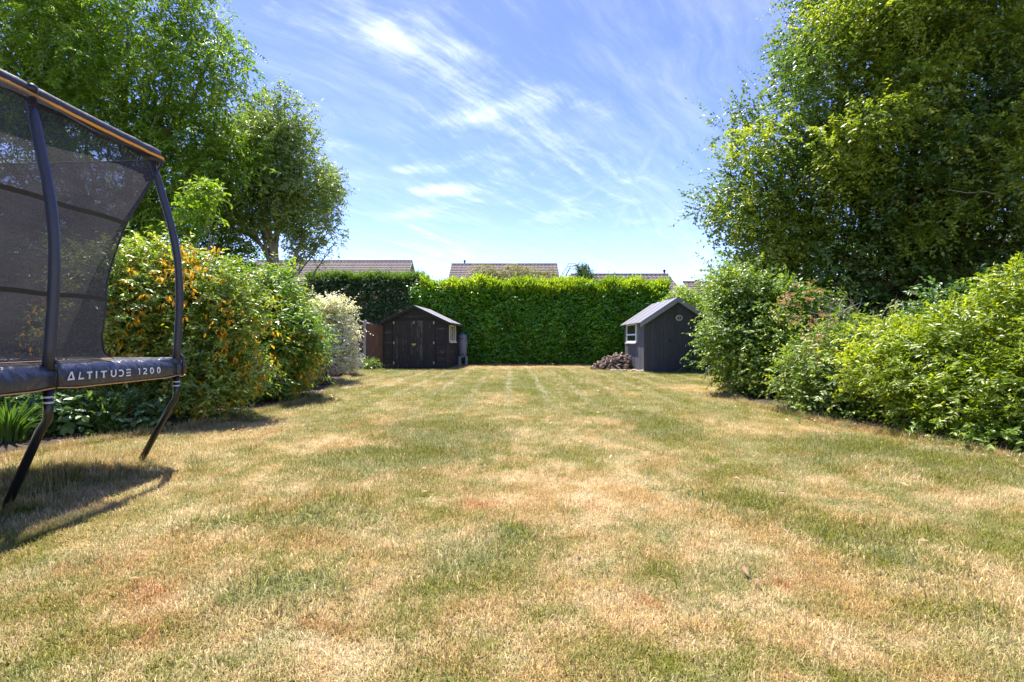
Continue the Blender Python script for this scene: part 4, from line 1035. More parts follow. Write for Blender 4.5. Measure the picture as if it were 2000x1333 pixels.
# ------------------------------------------------------------------ the trampoline
def trampoline():
    X, Y0, Y1 = -2.98, .75, 4.66          # outer frame side, near end, far end
    XB = X - 2.6
    r = empty('trampoline', 'large dark trampoline with net enclosure standing left on the lawn', 'trampoline', (X, Y1, 0))
    def lp(x, y, z): return (x - X, y - Y1, z)
    side = [.85, 2.06, 3.33, 4.60]; yt = [.86, 2.07, 3.37, 4.50]
    ZT, ZP = 2.74, .945
    # legs, poles: straight from the frame, bowed outward, tops leaning in
    for y, t in zip(side, yt):
        for sgn, bx in ((1, X - .035), (-1, XB + .035)):
            leg = MB().tube([lp(bx, y, .80), lp(bx, y, .62), lp(bx - sgn * .012, y, .575), lp(bx - sgn * .045, y - .008, .52), lp(bx - sgn * .30, y - .09 * (y > 4), -.04)], .0265, 12).build('leg', M_LEG, r, smooth=True)
            for z in (.70, .735): MB().tube([lp(bx, y, z - .006), lp(bx, y, z + .006)], .0285, 12).build('band', M_BAND, leg)
            zs = np.linspace(ZP - .03, ZT - .06, 14); pts = []
            for z in zs:
                k = (z - ZP) / (ZT - ZP); off = .035 * math.sin(math.pi * min(1, max(0, k) * 1.25)) - .17 * max(0, (k - .35) / .65) ** 2.0
                pts.append(lp(bx + sgn * off, y + (t - y) * max(0, k) ** 2, z))
            po = MB().tube(pts, [.036] + [.0315 + .0013 * math.sin(i * 2.1) for i in range(12)] + [.027], 12).build('pole', M_POLE, r, smooth=True)
            e = Vector(pts[-1]); MB().tube([e, e + Vector((0, 0, .05))], .036, 12).lathe([(.04, 0), (.043, .03), (.036, .055), (.02, .06)], (e.x, e.y, e.z + .05), 12).build('cap', M_LEG, po, smooth=True)
    # steel frame under the pads
    fr = [(X - .06, Y0 + .06), (X - .06, Y1 - .06), (XB + .06, Y1 - .06), (XB + .06, Y0 + .06)]
    for i in range(4):
        a, b = fr[i], fr[(i + 1) % 4]; MB().tube([lp(*a, .87), lp(*b, .87)], .03, 10).build('frame_tube', M_LEG, r, smooth=True)
    MB().box(*[v for p in ((lp(XB + .3, 0, 0)[0], lp(X - .3, 0, 0)[0]), (lp(0, Y0 + .3, 0)[1], lp(0, Y1 - .3, 0)[1]), (.90, .912)) for v in p]).build('jump_mat', M_MAT, r)
    # pads: skirt outside, rolled over the frame, flat towards the mat; slightly puckered
    prof = [(-.004, .785), (.006, .80), (.012, .86), (.008, .905), (-.012, .935), (-.05, .952), (-.17, .958), (-.30, .950), (-.335, .935), (-.335, .915), (-.05, .915), (-.03, .80)]
    rngp = random.Random(3)
    def pad(a, b, axis, name='pad'):
        n = max(6, int((b - a) / .07)); vs = []; m = len(prof); fs = []; ph = rngp.uniform(0, 6)
        for i in range(n + 1):
            s = a + (b - a) * i / n; e = min(i, n - i) / n
            pk = .006 * math.sin(s * 23 + ph) + .004 * math.sin(s * 51 + ph * 2); pinch = .012 * max(0, 1 - e * n / 2.5)
            for (u, z) in prof:
                uu_ = u - pinch * (u > -.1) ; z_ = z + (pk * .5 if z > .93 else 0) - (pinch if z > .9 else -pinch * .6)
                if axis == 'y': vs.append(lp(X + uu_ , s, z_))
                elif axis == 'yb': vs.append(lp(XB - uu_, s, z_))
                elif axis == 'x': vs.append(lp(s, Y1 + uu_, z_))
                else: vs.append(lp(s, Y0 - uu_, z_))
        for i in range(n):
            for j in range(m): fs.append((i * m + j, i * m + (j + 1) % m, (i + 1) * m + (j + 1) % m, (i + 1) * m + j))
        fs += [tuple(range(m)), tuple(n * m + j for j in range(m))]
        o = MB().add(vs, fs).build(name, M_PAD, r, smooth=True)
        pp = [];
        for i in range(n + 1):
            s = a + (b - a) * i / n; z = .783 + .012 * max(0, 1 - min(i, n - i) / 2.0)
            pp.append(lp(X + .002, s, z) if axis == 'y' else lp(XB - .002, s, z) if axis == 'yb' else lp(s, Y1 + .002, z) if axis == 'x' else lp(s, Y0 - .002, z))
        MB().tube(pp, .0045, 6).build('piping', M_ORANGE, o, smooth=True)
        return o
    cuts = [Y0 + .03, 2.06, 3.345, 4.565]; lettered = None
    for a, b in zip(cuts, cuts[1:]):
        o = pad(a + .008, b - .008, 'y'); lettered = o
        pad(a + .008, b - .008, 'yb')
    pad(cuts[-1] + .008, Y1 + .005, 'y'); 
    for a, b in ((XB, (X + XB) / 2 - .008), ((X + XB) / 2 + .008, X - .01)): pad(a, b, 'x'); pad(a, b, 'xn')
    # tie straps where pole and pad meet
    for y in side[2:]:
        MB().tube([lp(X - .02, y + .01, 1.0), lp(X + .012, y + .02, .95), lp(X + .02, y + .02, .88), lp(X + .012, y + .02, .80)], .012, 6).build('strap', M_POLE, r, smooth=True)
    # lettering, stroke by stroke, on the far pad
    def Dpx(zx): return 2.965 / (1 - (zx / 5.263) / 1000)
    def strokes(ch):
        A = {'A': [[(0, 0), (.46, 1), (.66, 1), (1, 0), (.0, 0)], None], }
        return {
            'L': [[(.30, 1), (.46, 1), (.24, .2), (1, .2), (1, 0), (.0, 0)]],
            'T': [[(0, 1), (1, 1), (1, .8), (.62, .8), (.62, 0), (.36, 0), (.36, .8), (0, .8)]],
            'I': [[(.2, 1), (.8, 1), (.8, 0), (.2, 0)]],
            'U': [[(0, 1), (.24, 1), (.24, .35), (.36, .2), (.64, .2), (.76, .35), (.76, 1), (1, 1), (1, .28), (.74, 0), (.26, 0), (0, .28)]],
            'D': [[(.0, 1), (.66, 1), (1, .7), (1, .3), (.66, 0), (.0, 0), (.0, .2), (.58, .2), (.76, .38), (.76, .62), (.58, .8), (0, .8)]],
            'E': [[(0, 1), (1, 1), (1, .82), (0, .82)], [(0, .59), (1, .59), (1, .41), (0, .41)], [(0, .18), (1, .18), (1, 0), (0, 0)]],
            '1': [[(.15, 1), (.75, 1), (.75, 0), (.42, 0), (.42, .78), (.15, .78)]],
            '2': [[(0, 1), (.7, 1), (1, .8), (1, .58), (.36, .2), (1, .2), (1, 0), (0, 0), (0, .22), (.72, .62), (.72, .72), (.62, .8), (0, .8)]],
        }.get(ch)
    spec = [('A', 690, 765, 558, 643), ('L', 803, 862, 560, 636), ('T', 893, 948, 556, 632), ('I', 980, 1002, 552, 626), ('T', 1037, 1095, 548, 620), ('U', 1138, 1196, 540, 612), ('D', 1222, 1272, 536, 608), ('E', 1298, 1343, 530, 602), ('1', 1418, 1445, 524, 588), ('2', 1472, 1510, 520, 584), ('0', 1540, 1582, 515, 580), ('0', 1612, 1650, 511, 574)]
    for ch, xa, xb, ya, yb in spec:
        d0, d1 = Dpx(xa), Dpx(xb); dm = (d0 + d1) / 2
        zt = EYE - ((ya / 5.263 + 620) - 666) / 1000 * dm; zb = EYE - ((yb / 5.263 + 620) - 666) / 1000 * dm
        mb = MB(); xf = X + .0145
        def put(poly, holes=False):
            mb.prism([(lp(0, d0 + (d1 - d0) * u, 0)[1], zb + (zt - zb) * v) for u, v in poly], 'x', lp(xf, 0, 0)[0], lp(xf + .002, 0, 0)[0])
        if ch == 'A':
            put([(.0, 0), (.50, 1), (.66, 1), (.24, .18)]); put([(.24, .18), (.66, 1), (.72, 1), (1, 0), (.78, .18)][:0] or [(.56, .8), (.66, 1), (.72, 1), (1, .18), (.78, .18)]); put([(.0, 0), (.22, .18), (1, .18), (1, 0)][:0] or [(.02, -.01), (.12, .17), (1, .17), (1, -.01)])
        elif ch == '0':
            ring = lambda a, b: [(.5 + a * math.cos(q) , .5 + b * math.sin(q)) for q in [2 * math.pi * i / 16 for i in range(16)]]
            o_, i_ = ring(.5, .5), ring(.24, .3)
            for k in range(16): put([o_[k], o_[(k + 1) % 16], i_[(k + 1) % 16], i_[k]])
        else:
            for p in strokes(ch): put(p)
        mb.build('letter', M_TEXT, lettered)
    # top rail: padded sleeve with amber stripe along the lawn side
    pts = []; ys = np.linspace(Y0 - .2, 4.53, 46)
    for i, y in enumerate(ys):
        sag = .005 * math.sin(math.pi * ((y - .86) % 1.25) / 1.25)
        pts.append((X - .215 + .05 * max(0, (y - 3.3) / 1.2) + .002 * math.sin(i * 1.7), y, ZT + .012 - sag + .0015 * math.sin(i * 2.3)))
    rb = MB().tube([lp(*p) for p in pts], [.047 + .0015 * math.sin(i * 2.9) for i in range(46)], 12)
    fv = []
    for i, p in enumerate(pts):
        fl = .008 * math.sin(i * 1.3)
        fv += [lp(p[0] + .050, p[1], p[2] - .02), lp(p[0] + .055 + fl, p[1], p[2] - .095 + fl), lp(p[0] + .045 + fl, p[1], p[2] - .095 + fl), lp(p[0] + .035, p[1], p[2] - .02)]
    rb.add(fv, [(i * 4 + j, i * 4 + (j + 1) % 4, i * 4 + 4 + (j + 1) % 4, i * 4 + 4 + j) for i in range(len(pts) - 1) for j in range(4)])
    rail = rb.build('top_rail', M_RAIL, r, smooth=True)
    vs, fs = [], []
    for i, p in enumerate(pts):
        for k in (-.050, -.030): vs.append(lp(p[0] + .064, p[1], p[2] + k))
        for k in (-.030, -.050): vs.append(lp(p[0] + .050, p[1], p[2] + k))
    for i in range(len(pts) - 1):
        for j in range(4): fs.append((i * 4 + j, i * 4 + (j + 1) % 4, i * 4 + 4 + (j + 1) % 4, i * 4 + 4 + j))
    MB().add(vs, fs).build('stripe', M_AMBER, rail)
    # net: pulled in from the rail towards the mat edge
    def inset(z):
        k = np.clip((ZT - z) / (ZT - .95), 0, 1)
        return float(np.interp(k, [0, .1, .36, .66, .9, .97, 1.0], [-.02, .04, .20, .31, .34, .32, .27]))
    def pt(s_name, s, z):
        d = inset(z); bw = .012 * math.sin(s * 9 + z * 4) + .008 * math.sin(s * 17 - z * 7)
        xr, xl, yn, yf = X - .12 - d * .82, XB + .12 + d * .82, Y0 + .1 + d, Y1 - .12 - d
        if s_name == 'right': return lp(xr + bw, yn + (yf - yn) * s, z - .06 * (1 - abs(2 * ((s * 3.0) % 1.0) - 1)) * (z > ZT - .05))
        if s_name == 'far': return lp(xl + (xr - xl) * s, yf + bw, z - .035 * math.sin(math.pi * s) * max(0, (z - 2.3) / .45))
        if s_name == 'left': return lp(xl + bw, yn + (yf - yn) * s, z)
        return lp(xl + (xr - xl) * s, yn + bw, z)
    zs = np.concatenate([np.linspace(.95, 1.05, 4), np.linspace(1.15, ZT - .03, 20)])
    for nm in ('right', 'far', 'left', 'near'):
        ns = 40; vs = [pt(nm, i / ns, z) for z in zs for i in range(ns + 1)]; m = ns + 1
        fs = [(j * m + i, j * m + i + 1, (j + 1) * m + i + 1, (j + 1) * m + i) for j in range(len(zs) - 1) for i in range(ns)]
        net = MB().add(vs, fs).build('net', M_NET, r, smooth=True)
        if nm == 'right':
            for zb in (2.05, 1.40):
                b = [pt(nm, i / ns, zb + k + .03 * i / ns + .004 * math.sin(i * .9)) for k in (0, .034) for i in range(ns + 1)]
                b = [(x + .006, y, z) for x, y, z in b]
                MB().add(b, [(i, i + 1, m + i + 1, m + i) for i in range(ns)]).build('webbing_band', M_WEB, net, smooth=True)
            MB().tube([pt(nm, i / ns, .955) for i in range(m)], .005, 6).build('base_trim', M_ORANGE, net, smooth=True)
            c = MB()
            for i in range(96):   # lacing from rail to net
                y = 1.0 + 3.4 * i / 95; a = lp(X - .2, y, ZT - .03); b = lp(X - .2, y - .05, ZT - .12)
                c.tube([a, b], .0028, 3, cap=False)
            c.build('lacing', M_LEG, net)['kind'] = 'stuff'
    for cx_, cy_ in (('right', 1.0),):
        MB().tube([pt('right', 1.0, z) for z in zs], .007, 6).build('net_seam', M_LEG, r, smooth=True)
    MB().tube([pt('far', i / 30, ZT - .03) for i in range(31)], .008, 6).build('net_edge_cord', M_WEB, r, smooth=True)
trampoline()

# ------------------------------------------------------------------ vegetation in place
laurel_hedge(); conifer_hedge(); leaf_litter()

def tree(name, label, base, fork, clumps, r0, r1, bark, seed, parts, twigs=4, tw=.15):
    r = empty(name, label, 'tree', base)
    loc = lambda c: (c[0] - base[0], c[1] - base[1], c[2] - base[2], *c[3:])
    woody(r, (0, 0, -.05), (fork[0] - base[0], fork[1] - base[1], fork[2] - base[2]), [loc(c) for c in clumps], r0, r1, bark, seed, twigs)
    for nm, mat, cl, kw in parts:
        kw = dict(kw); n, per, sl, lf, wd_, sd = (kw.pop(k) for k in ('n', 'per', 'slen', 'leaf', 'wid', 'seed'))
        sh = kw.pop('shell', .6); lu = kw.pop('lump', .2); lf2 = kw.pop('lumpf', 1.4); low = kw.pop('low', 0)
        ti = kw.pop('tier', None); base_k = kw.pop('core', .3)
        if ti:
            tl = tiers([loc(c) for c in (cl or clumps)], *ti, sd + 7, zmin=1.0)
            d = sprays(ell_sampler(tl, .75, 1.1, .15, 3.0, .1), int(n * (1 - base_k)), per, sl, lf, wd_, sd, **kw)
            if base_k: d = cat_sprays(d, sprays(ell_sampler([loc(c) for c in (cl or clumps)], sh, 1.0, lu, lf2, .1, low), int(n * base_k), per, sl, lf, wd_, sd + 1, **kw))
        else: d = sprays(ell_sampler([loc(c) for c in (cl or clumps)], sh, 1.3, lu, lf2, .1, low), n, per, sl, lf, wd_, sd, **kw)
        leaf_object(nm, d, mat, r)
        if tw: twig_object('twigs', d['twig'], bark, r, .006, tw, sd)
    return r

# big ash, upper left
ash = [(-10.8, 13.0, 6.2, 2.3, 2.2, 1.9), (-9.0, 12.6, 7.6, 1.8, 1.8, 1.7), (-12.0, 12.6, 8.6, 2.2, 2.2, 2.0), (-9.9, 13.2, 9.6, 2.1, 2.0, 1.8), (-8.5, 12.9, 5.4, 1.5, 1.5, 1.3),
       (-12.9, 13.0, 5.6, 2.0, 2.0, 1.8), (-11.0, 12.4, 4.2, 1.8, 1.5, 1.2), (-9.0, 13.2, 3.6, 1.3, 1.3, 1.0), (-13.6, 13.4, 7.8, 1.8, 1.8, 1.6), (-7.6, 12.7, 7.9, 1.0, 1.1, 1.2), (-7.5, 12.9, 6.2, .9, 1.0, .9), (-11.6, 13.2, 10.8, 1.9, 1.9, 1.5)]
tree('ash_tree', 'tall ash tree with fine green leaves rising behind the trampoline', (-10.3, 13.4, 0), (-10.2, 13.3, 3.4), ash, .28, .2, BARK_GREY, 51,
     [('crown', L_ASH, None, dict(n=12500, per=13, slen=.42, leaf=.14, wid=.042, seed=52, out=.6, up=.1, rnd=.6, droop=.5, hang=.3, flat=.8, gapf=1.25, gap=-.6, reach=.08, reachk=1.5, shell=.75, lump=.22, lumpf=1.6, tier=(150, .72, .7), core=.22))])
# multi-stemmed tree left of centre
mid = [(-7.2, 15.1, 6.5, 1.35, 1.3, 1.3), (-6.4, 15.0, 5.9, 1.05, 1.1, 1.25), (-8.1, 15.0, 6.0, 1.1, 1.1, 1.4), (-6.1, 15.0, 4.9, .85, 1.0, .8), (-7.7, 15.9, 5.2, 1.0, .9, .8), (-8.6, 15.2, 4.6, 1.0, 1.0, 1.1), (-6.0, 15.1, 5.7, .7, .9, .8), (-6.9, 15.0, 7.6, .7, .7, .65), (-7.9, 15.1, 7.3, .7, .7, .7), (-6.2, 15.4, 3.8, .7, .8, .4)]
tree('spindle_tree', 'rounded blue green tree with pale trunk above the yellow leaved shrubs', (-7.12, 15.2, 0), (-7.05, 15.15, 4.1), mid, .15, .115, BARK_PALE, 61,
     [('crown', L_MID, None, dict(tier=(85, .5, .8), core=.15, n=7600, per=11, slen=.36, leaf=.12, wid=.042, seed=62, out=.6, up=.5, rnd=.5, droop=.3, hang=.35, flat=.6, gapf=1.7, gap=-.6, reach=.08, reachk=1.5, shell=.8, lump=.2, lumpf=2.0))], twigs=6)
def dead_branches():
    r = [o for o in COL.objects if o.name.startswith('spindle_tree')][0]; b = r.location; rng = random.Random(19)
    for A, B in (((-6.3, 15, 3.0), (-5.35, 15, 4.45)), ((-6.05, 15, 3.5), (-5.6, 15, 4.3)), ((-5.85, 15, 2.9), (-5.25, 15, 3.75)), ((-6.5, 15, 2.9), (-6.0, 15, 4.0))):
        p, q = limb(Vector(A) - b, Vector(B) - b, .03, .008, rng, .1, 7); mb = MB().tube(p, q, 5)
        for i in (3, 4, 5):
            pp, qq = limb(p[i], p[i] + Vector((rng.uniform(-.05, .3), 0, rng.uniform(.1, .4))), .012, .004, rng, .1, 4); mb.tube(pp, qq, 4)
        mb.build('dead_branch', BARK_GREY, r)
dead_branches()
# bright young maple in front of the ash
mp = [(-5.45, 9.2, 3.75, .26, .4, .12), (-5.75, 9.3, 3.5, .3, .4, .12), (-6.2, 9.5, 3.2, .25, .4, .12)]
tree('maple_sapling', 'slender young maple with fresh yellow green leaves before the tall ash', (-5.7, 9.5, 0), (-5.55, 9.4, 2.9), mp, .035, .025, BARK_GREY, 71,
     [('crown', L_MAPLE, None, dict(n=170, per=8, slen=.24, leaf=.12, wid=.05, seed=72, out=.7, up=.2, droop=.4, hang=.3, flat=1.2, gap=-.8, shell=.7))], twigs=2)
# backdrop trees far left, seen between and through the net
shrub('background_tree', 'loose green understorey tree standing between the ash and the flank shrubs', 'tree', [(-8.6, 14.6, 2.6, 1.7, 1.2, 1.6), (-10.6, 13.6, 2.2, 1.8, 1.2, 1.6), (-6.9, 14.0, 2.0, 1.1, .9, 1.3)], L_ASH, 3900, 11, .4, .13, .05, 81, tier=(50, .45, .8), shell=.7, gap=-.4, gapf=1.5)
shrub('background_tree', 'green understorey tree at the far left edge seen only through the net', 'tree', [(-12.6, 13.6, 2.4, 1.8, 1.2, 2.2), (-15.0, 13.6, 3.0, 2.0, 1.2, 2.6)], L_ASH, 3200, 11, .42, .13, .05, 82, shell=.7, gap=-.6, gapf=1.5)
shrub('background_shrub', 'dark leafy shrub in the shade behind the trampoline net', 'shrub', [(-7.4, 9.2, 1.6, 1.5, 1.0, 1.5), (-9.2, 8.6, 1.5, 1.5, 1.0, 1.5), (-6.4, 8.0, .9, .8, .7, .9)], L_SHRUBB, 4200, 10, .3, .11, .055, 83, shell=.65, gap=-.5)
# yellowing shrubs on the left border
YA = ('yellow_leaves', L_YELLOW, dict(n=2000, per=3, slen=.13, leaf=.085, wid=.034, seed=93, out=.6, up=-.1, rnd=.5, droop=.8, hang=1.1, flat=.1, gapf=5.0, gap=-.15, shell=.35))
shrub('flowering_shrub', 'glossy shrub mottled with golden leaves directly behind trampoline corner', 'shrub',
      [(-4.55, 7.35, 1.25, .75, .6, .95), (-5.2, 7.4, 1.35, .75, .6, .95), (-5.75, 7.4, 1.2, .6, .6, 1.0), (-4.35, 7.2, .65, .5, .45, .6), (-4.95, 7.5, 1.95, .5, .45, .42), (-4.3, 7.4, 1.55, .42, .4, .5)],
      L_SHRUBA, 8800, 8, .22, .075, .032, 91, tier=(85, .26, .85), shell=.6, gap=-.5, gapf=2.6, lumpf=2.9, lump=.3, twig=.4, extras=[YA], up=.6, reach=.26, reachk=2.0)
YB = ('yellow_leaves', L_YELLOW, dict(n=2000, per=3, slen=.16, leaf=.10, wid=.045, seed=97, out=.6, up=-.1, rnd=.5, droop=.8, hang=1.1, flat=.1, gapf=4.5, gap=-.1, shell=.35))
shrub('flowering_shrub', 'second golden mottled shrub with deep green base farther along the border', 'shrub',
      [(-4.9, 9.9, 1.25, .72, .65, .95), (-4.3, 9.8, .85, .42, .5, .75), (-5.3, 9.9, 1.65, .7, .65, .65), (-4.75, 9.9, 1.7, .5, .55, .55), (-4.75, 9.3, .45, .7, .5, .45)],
      L_SHRUBB, 7600, 8, .26, .10, .042, 95, tier=(75, .32, .8), shell=.6, gap=-.5, gapf=2.2, lumpf=2.6, lump=.3, up=.6, reach=.24, reachk=2.0, extras=[YB])
YC = ('yellow_leaves', L_YELLOW, dict(n=600, per=4, slen=.16, leaf=.12, wid=.05, seed=99, out=.5, up=-.3, droop=.8, hang=1.1, flat=.1, gapf=1.9, gap=.0, shell=.3))
shrub('flowering_shrub', 'third and smallest golden flecked shrub, next to the cream shrub', 'shrub',
      [(-5.45, 12.1, 1.35, .45, .5, 1.05), (-5.1, 11.8, .6, .35, .4, .5), (-5.6, 12.3, 1.95, .42, .45, .48)], L_SHRUBA, 3400, 8, .28, .105, .042, 98, tier=(45, .32, .8), shell=.6, gap=-.5, lump=.3, up=.6, reach=.14, extras=[YC])
shrub('cream_shrub', 'cream variegated shrub glowing pale beside the fence post', 'shrub',
      [(-5.9, 16.8, 1.4, .55, .6, 1.05), (-5.4, 16.6, 1.0, .30, .5, .55), (-6.05, 17.0, 2.15, .36, .42, .42), (-5.6, 16.5, .5, .4, .5, .4), (-6.6, 17.0, 1.6, .5, .5, 1.1)],
      L_CREAM, 4200, 7, .26, .085, .05, 101, tier=(60, .28, .8), shell=.6, gap=-.5, gapf=2.4, lumpf=3.4, up=.6)
shrub('dry_plant', 'withered pinkish brown plant at the foot of the flecked shrub', 'plant', [(-4.6, 12.6, .3, .2, .2, .34)], L_BROWN, 160, 6, .2, .07, .03, 103, gap=-1, stems=5)
# right side
shrub('viburnum_bush', 'broad rounded bush with sunlit edges beside the slate shed', 'bush',
      [(5.25, 10.6, 1.15, .85, .8, 1.0), (4.5, 10.7, 1.3, .46, .55, .5), (5.7, 10.5, 1.2, .75, .8, .85), (5.1, 10.8, 2.0, .7, .7, .5), (5.15, 10.2, .5, .5, .5, .5), (5.8, 10.0, .75, .75, .6, .75), (4.7, 10.8, 1.75, .4, .45, .35)],
      L_VIB, 8800, 8, .27, .09, .05, 111, tier=(85, .34, .75), shell=.6, gap=-.5, gapf=2.2, lumpf=2.6, lump=.28, up=.5, reach=.24, reachk=2.0)
shrub('scraggly_bush', 'scraggly bush of arching bare stems among leaves in front of the dark tree', 'bush',
      [(5.1, 7.9, .6, .75, .6, .6), (5.7, 7.7, .75, .75, .6, .6), (4.75, 7.6, .4, .5, .45, .4)], L_VIB, 3600, 8, .28, .07, .036, 121, tier=(40, .3, .7), shell=.7, gap=-.35, twig=.8, up=.6, reach=.2, lump=.3,
      extras=[('brown_flower_heads', L_BROWN, dict(n=95, per=14, slen=.12, leaf=.03, wid=.022, seed=123, out=.4, up=.6, rnd=.6, droop=.3, hang=.2, flat=.2, gap=-1, shell=.4, clumps=[(4.55, 8.1, 1.85, .28, .25, .22), (4.35, 8.1, 1.6, .2, .2, .16), (4.75, 8.0, 1.35, .4, .3, .25), (4.5, 7.6, .9, .25, .3, .3)]))])
def bare_stems():
    rng = random.Random(77); r = [o for o in COL.objects if o.name.startswith('scraggly_bush')][0]; b = r.location
    for k in range(16):
        a = Vector((rng.uniform(5.0, 5.6), rng.uniform(7.6, 8.0), .3)); e = Vector((rng.uniform(4.4, 6.4), rng.uniform(7.5, 8.3), rng.uniform(1.4, 1.95)))
        p, q = limb(a - b, e - b, .013, .004, rng, .14, 8); mb = MB().tube(p, q, 5, cap=False)
        for _ in range(4):
            i = rng.randint(3, 6); t_ = p[i] + Vector((rng.uniform(-.3, .3), rng.uniform(-.2, .2), rng.uniform(.05, .3))); pp, qq = limb(p[i], t_, .005, .002, rng, .1, 4); mb.tube(pp, qq, 3, cap=False)
        mb.build('bare_stem', BARK_PALE, r)
bare_stems()
shrub('weigela_bush', 'big yellow green bush catching the sun, nearest on the right', 'bush',
      [(5.55, 5.75, 1.0, .7, .65, .62), (6.3, 5.9, 1.25, .95, .75, .72), (5.0, 6.0, .65, .55, .5, .5), (4.95, 5.5, .4, .5, .45, .42), (5.7, 5.25, .5, .8, .5, .52), (7.2, 5.9, 1.2, .9, .8, .85), (4.8, 6.35, .75, .42, .4, .38), (5.3, 6.6, .95, .5, .45, .35)],
      L_YG, 13500, 9, .18, .062, .026, 131, tier=(110, .26, .7), shell=.5, gap=-.6, gapf=3.0, lumpf=3.2, lump=.26, fine=False, twig=.3, up=.6, reach=.14, reachk=1.9)
shrub('low_weeds', 'low leafy weeds spilling over the lawn edge under the sunlit bush', 'plant', [(4.85, 4.95, .12, .35, .3, .16), (5.3, 4.7, .15, .4, .25, .2), (4.65, 5.5, .1, .22, .3, .14)], L_VIB, 420, 6, .12, .06, .032, 133, gap=-1, fine=True, stems=4)
shrub('elder_shrub', 'soft bluish green shrub by the red trunk under the dark tree', 'shrub', [(7.8, 9.2, 1.45, .7, .6, .75), (8.6, 9.4, 1.3, .9, .7, .9), (7.0, 9.0, .6, .8, .6, .6), (6.2, 9.0, .5, .6, .5, .5)], L_DARKSH, 3200, 9, .28, .10, .05, 141, tier=(40, .38, .7), shell=.6, gap=-.5)
beech = [(7.2, 14.2, 4.5, 1.7, 1.6, 1.4), (7.0, 14.2, 5.7, 1.7, 1.6, 1.3), (7.6, 14.2, 7.2, 1.7, 1.6, 1.4), (9.0, 14.4, 6.4, 2.0, 1.9, 1.8), (9.4, 14.6, 8.4, 2.1, 2.0, 1.7), (8.9, 14.4, 8.9, 1.4, 1.5, 1.3), (9.6, 14.4, 10.4, 1.5, 1.6, 1.4),
         (11.0, 13.9, 6.4, 2.6, 2.3, 2.2), (10.2, 13.0, 4.6, 2.1, 1.7, 1.6), (13.4, 13.8, 5.4, 2.6, 2.2, 2.2), (12.4, 14.4, 8.4, 2.6, 2.3, 2.1), (14.6, 14.2, 8.2, 2.4, 2.2, 2.2), (6.9, 14.0, 3.1, 1.3, 1.3, 1.0), (8.8, 13.4, 3.2, 1.7, 1.4, 1.1),
         (10.8, 14.6, 10.2, 2.0, 2.0, 1.6), (13.2, 14.6, 10.4, 2.4, 2.0, 1.8), (15.4, 13.8, 4.2, 2.0, 1.7, 1.7), (12.6, 12.9, 3.6, 1.7, 1.3, 1.1), (15.6, 14.4, 10.6, 2.0, 2.0, 1.8), (12.0, 14.4, 12.2, 2.6, 2.0, 1.6), (10.8, 14.4, 12.0, 1.4, 1.5, 1.3), (16.5, 14.0, 6.5, 1.8, 1.8, 2.0), (7.9, 12.6, 2.5, 1.3, 1.1, 1.0), (9.7, 12.6, 2.4, 1.3, 1.1, 1.0)]
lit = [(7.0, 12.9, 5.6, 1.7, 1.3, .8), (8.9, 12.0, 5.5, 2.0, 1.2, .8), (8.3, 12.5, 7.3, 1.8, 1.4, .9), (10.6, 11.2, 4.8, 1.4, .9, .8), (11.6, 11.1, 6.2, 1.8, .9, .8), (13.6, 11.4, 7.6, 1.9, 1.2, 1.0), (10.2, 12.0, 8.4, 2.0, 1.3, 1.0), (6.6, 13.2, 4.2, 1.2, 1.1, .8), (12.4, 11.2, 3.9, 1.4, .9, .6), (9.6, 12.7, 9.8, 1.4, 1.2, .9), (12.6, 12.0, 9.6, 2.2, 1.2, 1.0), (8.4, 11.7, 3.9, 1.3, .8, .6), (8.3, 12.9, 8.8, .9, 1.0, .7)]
tree('beech_tree', 'huge dark spreading beech tree filling the upper right', (11.4, 14.6, 0), (11.5, 14.6, 3.2), beech, .38, .26, BARK_RED, 151,
     [('crown', L_BEECH, None, dict(tier=(230, .85, .5), core=.28, n=22500, per=10, slen=.48, leaf=.115, wid=.072, seed=152, out=.75, up=.1, rnd=.5, droop=.12, hang=.05, flat=1.0, gapf=1.5, gap=-.75, reach=.18, reachk=2.5, shell=.6, lump=.26, lumpf=1.7)),
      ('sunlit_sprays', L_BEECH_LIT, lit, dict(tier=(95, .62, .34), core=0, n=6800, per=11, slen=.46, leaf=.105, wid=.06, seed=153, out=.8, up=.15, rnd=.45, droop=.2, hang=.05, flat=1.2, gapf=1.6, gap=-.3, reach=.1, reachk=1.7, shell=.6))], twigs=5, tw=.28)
def pale_branch():
    r = [o for o in COL.objects if o.name.startswith('beech_tree')][0]; rng = random.Random(29)
    b = r.location; MB().tube([Vector(p) - b for p in ((11.5, 14.5, 3.4), (11.3, 13.2, 3.9), (10.9, 11.8, 4.15), (10.5, 11.0, 4.2), (10.1, 10.9, 4.28), (9.7, 10.9, 4.25), (9.3, 10.9, 4.32))], [.05, .04, .028, .018, .013, .009, .005], 6).build('bare_branch', BARK_PALE, r, smooth=True)
pale_branch()
